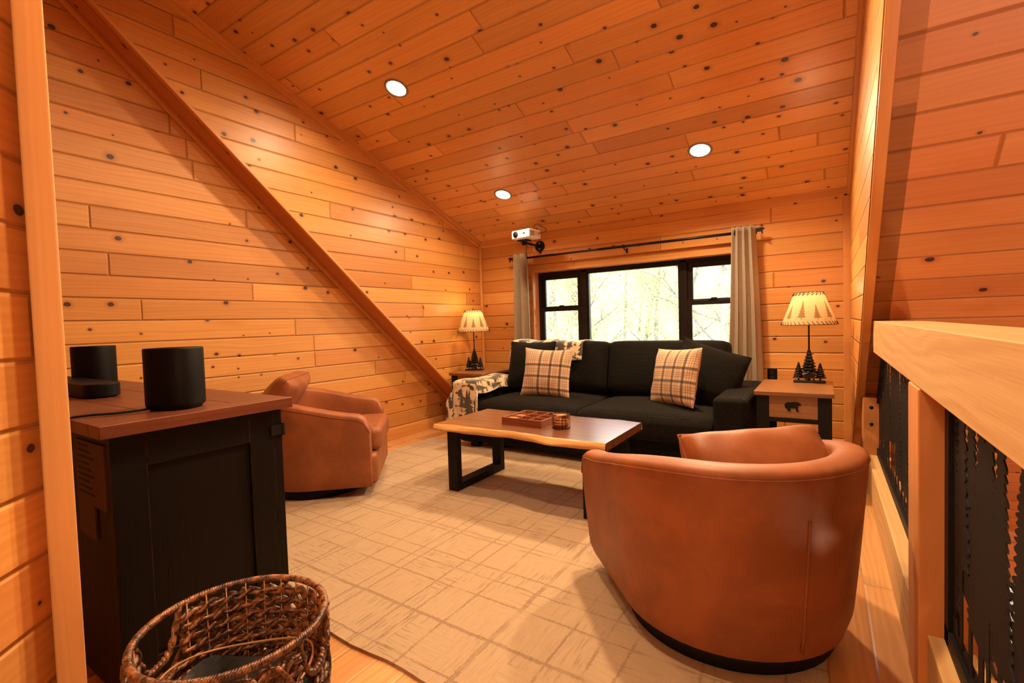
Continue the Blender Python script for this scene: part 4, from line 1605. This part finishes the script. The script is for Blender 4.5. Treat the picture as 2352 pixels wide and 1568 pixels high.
def stadium(hx_, hy_, n=12):
    pts = []
    for k in range(n + 1):
        a = -pi / 2 + pi * k / n
        pts.append((hx_ - hy_ + hy_ * cos(a), hy_ * sin(a)))
    for k in range(n + 1):
        a = pi / 2 + pi * k / n
        pts.append((-hx_ + hy_ + hy_ * cos(a), hy_ * sin(a)))
    return pts


MB().prism(stadium(0.45, 0.06), 0.004, 0.056).build('bar_body', M['plasticblack'], sb, bevel=0.005, seg=3)
MB().prism(stadium(0.43, 0.05), 0.0, 0.004).build('foot', M['rubber'], sb)
pc = MB().tube([(-1.79, 0.645, CZt + 0.008), (-1.79, 0.60, CZt + 0.006), (-1.81, 0.55, CZt + 0.005), (-1.84, 0.50, CZt + 0.006), (-1.855, 0.462, CZt + 0.005), (-1.86, 0.445, CZt + 0.001), (-1.862, 0.440, CZt - 0.03), (-1.862, 0.444, 0.5), (-1.87, 0.43, 0.05)], 0.0035, 8)
tag(pc.build('power_cord', M['rubber']), 'thin black power cord running from the speaker over the console edge', 'cord')

# ------------------------------------------------------------------ BASKET
bk_c = Vector((-1.123, 0.533, 0))
bs = thing('wicker_basket', bk_c, 'round open weave brown wicker basket on the floor before the console', 'basket')
BR, BH = 0.190, 0.445
hand_a = (radians(212), radians(32))            # two handle gaps


def brad(z): return 0.172 + 0.018 * (z / BH)


wv = MB()
NS = 26
rowsn = 15
rnd = random.Random(5)
# horizontal braided bands: pairs of twisted strands that swell between the uprights
for r_i in range(rowsn):
    z0 = 0.03 + r_i * (BH - 0.055) / (rowsn - 1) - 0.006
    for strand in (0, 1, 2):
        path, rad = [], []
        M_ = 156
        gap = False
        seg = []
        for k in range(M_ + 1):
            a = 2 * pi * k / M_
            ph = a * NS / 2 + strand * 2.094 + r_i * pi / 2
            blocked = False
            if z0 > BH - 0.115:
                for ha in hand_a:
                    da = (a - ha + pi) % (2 * pi) - pi
                    if abs(da) < 0.33:
                        blocked = True
            rr = brad(z0) + 0.006 * cos(ph)
            zz = z0 + 0.0055 * sin(ph) + 0.004 * sin(a * NS + r_i * pi)
            pt = (rr * cos(a), rr * sin(a), zz)
            if blocked:
                if len(seg) > 2:
                    wv.tube(seg, 0.0066 if strand else 0.0072, 5)
                seg = []
            else:
                seg.append(pt)
        if len(seg) > 2:
            wv.tube(seg, 0.0066 if strand else 0.0072, 5)
wv.build('woven_wall', M['wicker'], bs)
# diagonal crossing strands on the outside
dg = MB()
for k in range(NS):
    for sg in (-1, 1):
        path = []
        for q in range(22):
            t = q / 21
            z = 0.02 + t * (BH - 0.04)
            a = 2 * pi * k / NS + sg * t * 1.3
            da = min(abs((a - ha + pi) % (2 * pi) - pi) for ha in hand_a)
            if z > BH - 0.12 and da < 0.33:
                break
            rr = brad(z) + 0.008 + 0.003 * sin(t * 30 + k)
            path.append((rr * cos(a), rr * sin(a), z))
        if len(path) > 3:
            dg.tube(path, 0.0052, 5)
dg.build('diagonal_strands', M['wicker'], bs)
up_ = MB()
for k in range(NS):
    a = 2 * pi * (k + 0.5) / NS
    if min(abs((a - ha + pi) % (2 * pi) - pi) for ha in hand_a) < 0.33:
        continue
    up_.tube([((brad(z) - 0.007) * cos(a), (brad(z) - 0.007) * sin(a), z) for z in (0.01, 0.15, 0.3, BH)], 0.0017, 5)
up_.build('upright_cane', M['wire'], bs)
rm = MB()
NR = 200
for st_ in (0, 1, 2):
    rm.tube([((BR + 0.0042 * cos(70 * a_ + st_ * 2.09)) * cos(a_), (BR + 0.0042 * cos(70 * a_ + st_ * 2.09)) * sin(a_), BH + 0.0042 * sin(70 * a_ + st_ * 2.09)) for a_ in [2 * pi * k / 900 for k in range(900)]], 0.0046, 6, closed=True)
rm.build('rim', M['wicker'], bs)
for ha in hand_a:
    hd_ = MB()
    for st_ in (0, 1):
        pts = []
        for k in range(61):
            t = k / 60
            a_ = ha - 0.36 + 0.72 * t
            z = BH - 0.105 * (1 - abs(2 * t - 1) ** 3.2)
            rr = brad(z) + 0.004 * cos(40 * t + st_ * pi)
            pts.append((rr * cos(a_), rr * sin(a_), z + 0.004 * sin(40 * t + st_ * pi)))
        hd_.tube(pts, 0.0055, 6)
    hd_.build('handle_loop', M['wicker'], bs)
hp = MB().tube([((BR - 0.03) * cos(a_), (BR - 0.03) * sin(a_), BH - 0.13 + 0.02 * sin(a_ * 2)) for a_ in [2 * pi * k / 60 for k in range(60)]], 0.003, 6, closed=True)
hp.build('inner_hoop', M['wire'], bs)
MB().lathe([(0.0, 0.0), (0.165, 0.0), (0.17, 0.012), (0.0, 0.014)], 40, cap=False).build('basket_bottom', M['wicker'], bs)
lm = MB()
rows = []
for i in range(41):
    a = 2 * pi * i / 40
    row = []
    for k in range(12):
        t = k / 11
        rr = 0.158 * t ** 0.8
        z = 0.17 + 0.10 * t ** 2 + 0.012 * sin(a * 5 + k) * t + 0.02 * sin(a * 2 + k * 0.7)
        row.append((rr * cos(a), rr * sin(a), z))
    rows.append(row)
lm.grid(rows, uv=False)
rows = []
for i in range(41):
    a = 2 * pi * i / 40
    rows.append([((0.158 - 0.004 * k) * cos(a), (0.158 - 0.004 * k) * sin(a), 0.27 + 0.012 * sin(a * 5 + 11) + 0.02 * sin(a * 2 + 7.7) - (0.27 - 0.016) * k / 5) for k in range(6)])
lm.grid(rows, uv=False)
lo_ = lm.build('bin_liner', M['liner'])
lo_.location = bk_c
tag(lo_, 'dark grey liner bag inside the wicker basket', 'bag')

# ------------------------------------------------------------------ RAILING
rl = thing('loft_railing', (0.29, 1.5, 0), 'rough timber loft railing with black metal forest cutout panels', 'railing')


def RL(p): return (p[0] - 0.29, p[1] - 1.5, p[2])


def rbox(name, lo, hi, mat, bevel=0.004, ax=1):
    a = [0, 0, 0]
    b = [0, 0, 0]
    b[ax] = 1
    return MB().box(RL(lo), RL(hi)).build(name, M[mat], rl, uvfn=uv_long(a, b), bevel=bevel)


rbox('cap_rail', (0.215, -1.6, 0.888), (0.380, 3.19, 1.0545), 'raw', 0.003)
rbox('post', (0.212, 1.70, 0.0), (0.372, 1.885, 0.887), 'post', 0.006, 2)
rbox('post', (0.214, -0.55, 0.0), (0.374, -0.37, 0.887), 'post', 0.006, 2)
ep = rbox('end_post', (0.198, 3.72, 0.2), (0.285, 3.86, 0.565), 'post', 0.004, 2)
for z in (0.40, 0.505):
    MB().tube([RL((0.240, 3.718, z)), RL((0.240, 3.722, z))], 0.011, 14).build('bolt', M['rubber'], ep)
br1 = rbox('bottom_rail', (0.218, 1.886, 0.0), (0.378, 3.86, 0.205), 'raw', 0.003)
br2 = rbox('bottom_rail', (0.232, -1.6, 0.0), (0.378, 1.699, 0.205), 'raw', 0.003)
MB().tube([RL((0.285, 1.655, 0.2045)), RL((0.285, 1.655, 0.2056))], 0.013, 16).build('bolt_hole', M['rubber'], br2)


def tree_poly(h, w, rnd, tiers, low=0.13):
    """ragged conifer silhouette, base centre at 0,0"""
    L, R = [], []
    for side, arr in ((-1, L), (1, R)):
        z = h * low
        k = 0
        while z < h * 0.965:
            t = (z / h - low) / (1 - low)
            ww = w * (1 - t) ** 0.75 * rnd.uniform(0.72, 1.12) + 0.004
            dz = h / tiers * rnd.uniform(0.6, 1.3)
            arr.append((side * ww * 0.62, z))
            arr.append((side * ww * 0.97, z + dz * 0.10))
            arr.append((side * ww, z + dz * 0.38))
            arr.append((side * ww * 0.84, z + dz * 0.62))
            z += dz
    tr_ = w * 0.14
    return [(tr_, 0), (tr_, h * (low - 0.01))] + R + [(0.0, h)] + L[::-1] + [(-tr_, h * (low - 0.01)), (-tr_, 0)]


def panel(name, ya, yb, z0, z1, seed, cut=None):
    rnd = random.Random(seed)
    xp = 0.279
    f = MB()
    w = 0.045
    t0, t1 = xp - 0.012, xp + 0.012
    if cut is None:
        poly = [(ya, z0), (yb, z0), (yb, z1), (ya, z1)]
    else:
        poly = [(ya, z0), (yb, z0), (yb, SL * (Y0 - yb) - 0.04), (cut, z1), (ya, z1)]
    n = len(poly)
    cx_ = sum(p[0] for p in poly) / n
    cz_ = sum(p[1] for p in poly) / n
    for i in range(n):
        a, b = Vector(poly[i]), Vector(poly[(i + 1) % n])
        d = (b - a).normalized()
        nn = Vector((-d.y, d.x))
        if nn.dot(Vector((cx_, cz_)) - a) < 0:
            nn = -nn
        q = [a - d * 0.0, b + d * 0.0, b + nn * w, a + nn * w]
        f.prism([(p.x - 1.5, p.y) for p in q], t0 - 0.29, t1 - 0.29, 'x')
    fo = f.build('panel_frame', M['black'], rl)
    tr_ = MB()
    y = ya + 0.02
    k = 0
    while y < yb - 0.02:
        wd = rnd.uniform(0.075, 0.13)
        hmax = (z1 - z0) * rnd.uniform(0.9, 1.15)
        if cut is not None:
            hmax = min(hmax, SL * (Y0 - y) - 0.03 - z0)
        if hmax > 0.1:
            pp = tree_poly(hmax, wd, rnd, int(26 + 10 * rnd.random()), rnd.uniform(0.14, 0.42))
            zb = z0 + 0.01
            pp = [(max(ya, min(yb, y + a)) - 1.5, min(zb + b, (z1 if cut is None else min(z1, SL * (Y0 - y) - 0.01)) - 0.002)) for a, b in pp]
            dx = 0.0008 * (k % 4)
            tr_.prism(pp, xp - 0.0025 + dx - 0.29, xp + 0.0005 + dx - 0.29, 'x')
        y += wd * rnd.uniform(0.72, 1.22)
        k += 1
    # undergrowth band along the foot
    g = [(ya - 1.5, z0)]
    q = ya
    while q < yb:
        g.append((q - 1.5, z0 + rnd.uniform(0.04, 0.10)))
        q += 0.02
    g.append((yb - 1.5, z0))
    tr_.prism(g, xp - 0.003 - 0.29, xp - 0.29, 'x')
    tr_.build('forest_cutout', M['black'], fo)


panel('panel', 1.89, 3.80, 0.207, 0.885, 11, cut=3.40)
panel('panel', -0.36, 1.695, 0.207, 0.885, 23)
panel('panel', -1.55, -0.56, 0.207, 0.885, 31)

# ------------------------------------------------------------------ OUTSIDE
def gz(x, y):
    return -3.0 + 0.06 * (y - 5.6) + 0.0085 * max(0.0, y - 11.0) ** 2 + 0.2 * sin(x * 0.9) * sin(y * 0.7)


gm = MB()
rows = []
for i in range(31):
    row = []
    for j in range(31):
        x = -42 + 66 * i / 30
        y = 5.6 + 36 * j / 30
        row.append((x, y, gz(x, y)))
    rows.append(row)
gm.grid(rows, uv=False, flip=True)
structure(gm.build('ground', M['grass']))


def tree_parts(seed, h, spread, leaves, bare=False):
    rnd = random.Random(seed)
    tk = MB()
    pts = [Vector((0, 0, 0))]
    d = Vector((rnd.uniform(-.12, .12), rnd.uniform(-.1, .1), 1))
    for k in range(9):
        d = (d + Vector((rnd.uniform(-.12, .12), rnd.uniform(-.12, .12), 0.1))).normalized()
        pts.append(pts[-1] + d * h / 9)
    rad = [0.10 * (1 - 0.09 * k) for k in range(10)]
    tk.tube(pts, rad, 7)
    tips = []
    for k in range(18):
        t = rnd.uniform(0.22, 0.97)
        i = int(t * 9)
        p = pts[i].lerp(pts[min(9, i + 1)], t * 9 - i)
        a = rnd.uniform(0, 2 * pi)
        dd = Vector((cos(a), sin(a), rnd.uniform(0.25, 1.1))).normalized()
        L = spread * rnd.uniform(0.5, 1.0) * (1.15 - 0.6 * t)
        bp = [p]
        for q in range(5):
            dd = (dd + Vector((rnd.uniform(-.3, .3), rnd.uniform(-.3, .3), rnd.uniform(-.05, .25)))).normalized()
            bp.append(bp[-1] + dd * L / 5)
        r0 = 0.035 * (1.1 - t)
        tk.tube(bp, [r0 * (1 - 0.17 * q) + 0.003 for q in range(6)], 5)
        tips += bp[2:]
        for q in range(4):
            b0 = bp[rnd.randint(1, 5)]
            d2 = (dd + Vector((rnd.uniform(-1, 1), rnd.uniform(-1, 1), rnd.uniform(-.3, .8)))).normalized()
            b1 = b0 + d2 * L * 0.3
            b2 = b1 + (d2 + Vector((0, 0, .3))).normalized() * L * 0.25
            tk.tube([b0, b1, b2], [0.009, 0.006, 0.003], 4)
            tips += [b1, b2]
    lf = MB()
    for k in range(leaves):
        c = rnd.choice(tips) + Vector((rnd.gauss(0, .22), rnd.gauss(0, .22), rnd.gauss(0, .2)))
        s = rnd.uniform(0.016, 0.042)
        e = Euler((rnd.uniform(0, 6), rnd.uniform(0, 6), rnd.uniform(0, 6))).to_matrix()
        vs_ = [c + e @ Vector(q) * s for q in ((-1, 0, 0), (-0.2, -.5, 0), (1, 0, 0.1), (-0.2, .5, 0))]
        lf.add(vs_, [(0, 1, 2, 3)])
    return tk, lf


protos = []
spots = [(-8.3, 10.4), (-6.4, 9.0), (-5.0, 11.6), (-3.9, 8.6), (-7.2, 14.2), (-2.6, 10.8), (-4.6, 15.4), (-1.2, 9.2), (-2.2, 14.6), (-9.8, 13.0), (0.6, 11.2), (-6.0, 18.0), (1.9, 8.2), (-9.6, 17.6), (-3.2, 18.6), (-7.9, 21.5), (-12.4, 16.2), (-5.6, 23.5), (-0.9, 17.4), (-11.0, 22.0), (-2.6, 25.0), (-14.5, 20.0), (-8.8, 26.5), (-5.9, 13.0)]
names = ['thin leafy spring tree outside behind the far pane of the window', 'young leafy tree outside seen through the left sash', 'slender spring tree further off in the woods through the middle pane']
for i, (x, y) in enumerate(spots):
    if i < 3:
        tk, lf = tree_parts(40 + i, 8.0 + i, 1.9, 13000)
        root = bpy.data.objects.new('forest_tree', None)
        link(root)
        a = tk.build('trunk', M['bark'], root)
        b = lf.build('foliage', M['leaf'], root)
        protos.append((root, a, b))
    else:
        p0, a0_, b0_ = protos[i % 3]
        root = p0.copy()
        link(root)
        for ch in (a0_, b0_):
            c_ = ch.copy()
            link(c_, root)
    root.location = (x, y, gz(x, y) - 0.12)
    root.rotation_euler = (0, 0, i * 1.9)
    root.scale = (1, 1, 1)
    tag(root, 'pale spring tree with thin grey trunk in the woods outside the window', 'tree', 'trees in the woods outside')

# ------------------------------------------------------------------ LIGHT
w = bpy.data.worlds.new('World')
scene.world = w
w.use_nodes = True
bg = w.node_tree.nodes['Background']
bg.inputs[0].default_value = (0.93, 0.97, 1.0, 1)
bg.inputs[1].default_value = 13.0
pd = bpy.data.lights.new('window_portal', 'AREA')
pd.shape = 'RECTANGLE'
pd.size = WX1 - WX0
pd.size_y = WZ1 - WZ0
pd.cycles.is_portal = True
po = bpy.data.objects.new('window_portal', pd)
po.location = ((WX0 + WX1) / 2, YB + 0.24, (WZ0 + WZ1) / 2)
po.rotation_euler = (radians(-90), 0, 0)
link(po)

# ------------------------------------------------------------------ CAMERA
cam_d = bpy.data.cameras.new('camera')
cam_d.sensor_width = 36
cam_d.lens = 36 * 1099.96486 / 2352
cam_d.clip_start = 0.02
cam = bpy.data.objects.new('camera', cam_d)
yaw, pit, rol = 0.579522558, -0.0371776274, -0.0312493089
fw = Vector((-sin(yaw) * cos(pit), cos(yaw) * cos(pit), sin(pit)))
ri = Vector((cos(yaw), sin(yaw), 0))
upv = ri.cross(fw)
r2 = ri * cos(rol) + upv * sin(rol)
u2 = -ri * sin(rol) + upv * cos(rol)
Mx = Matrix((r2, u2, -fw)).transposed().to_4x4()
Mx.translation = Vector((0, 0, 1.1))
cam.matrix_world = Mx
link(cam)
scene.camera = cam

vs_ = scene.view_settings
vs_.view_transform = 'Standard'
vs_.look = 'None'
vs_.exposure = 0.70
vs_.gamma = 1.0
vs_.use_curve_mapping = False
scene.cycles.use_denoising = True
scene.cycles.max_bounces = 10
scene.cycles.diffuse_bounces = 6
scene.cycles.glossy_bounces = 4
scene.cycles.transparent_max_bounces = 12
scene.cycles.sample_clamp_indirect = 6.0
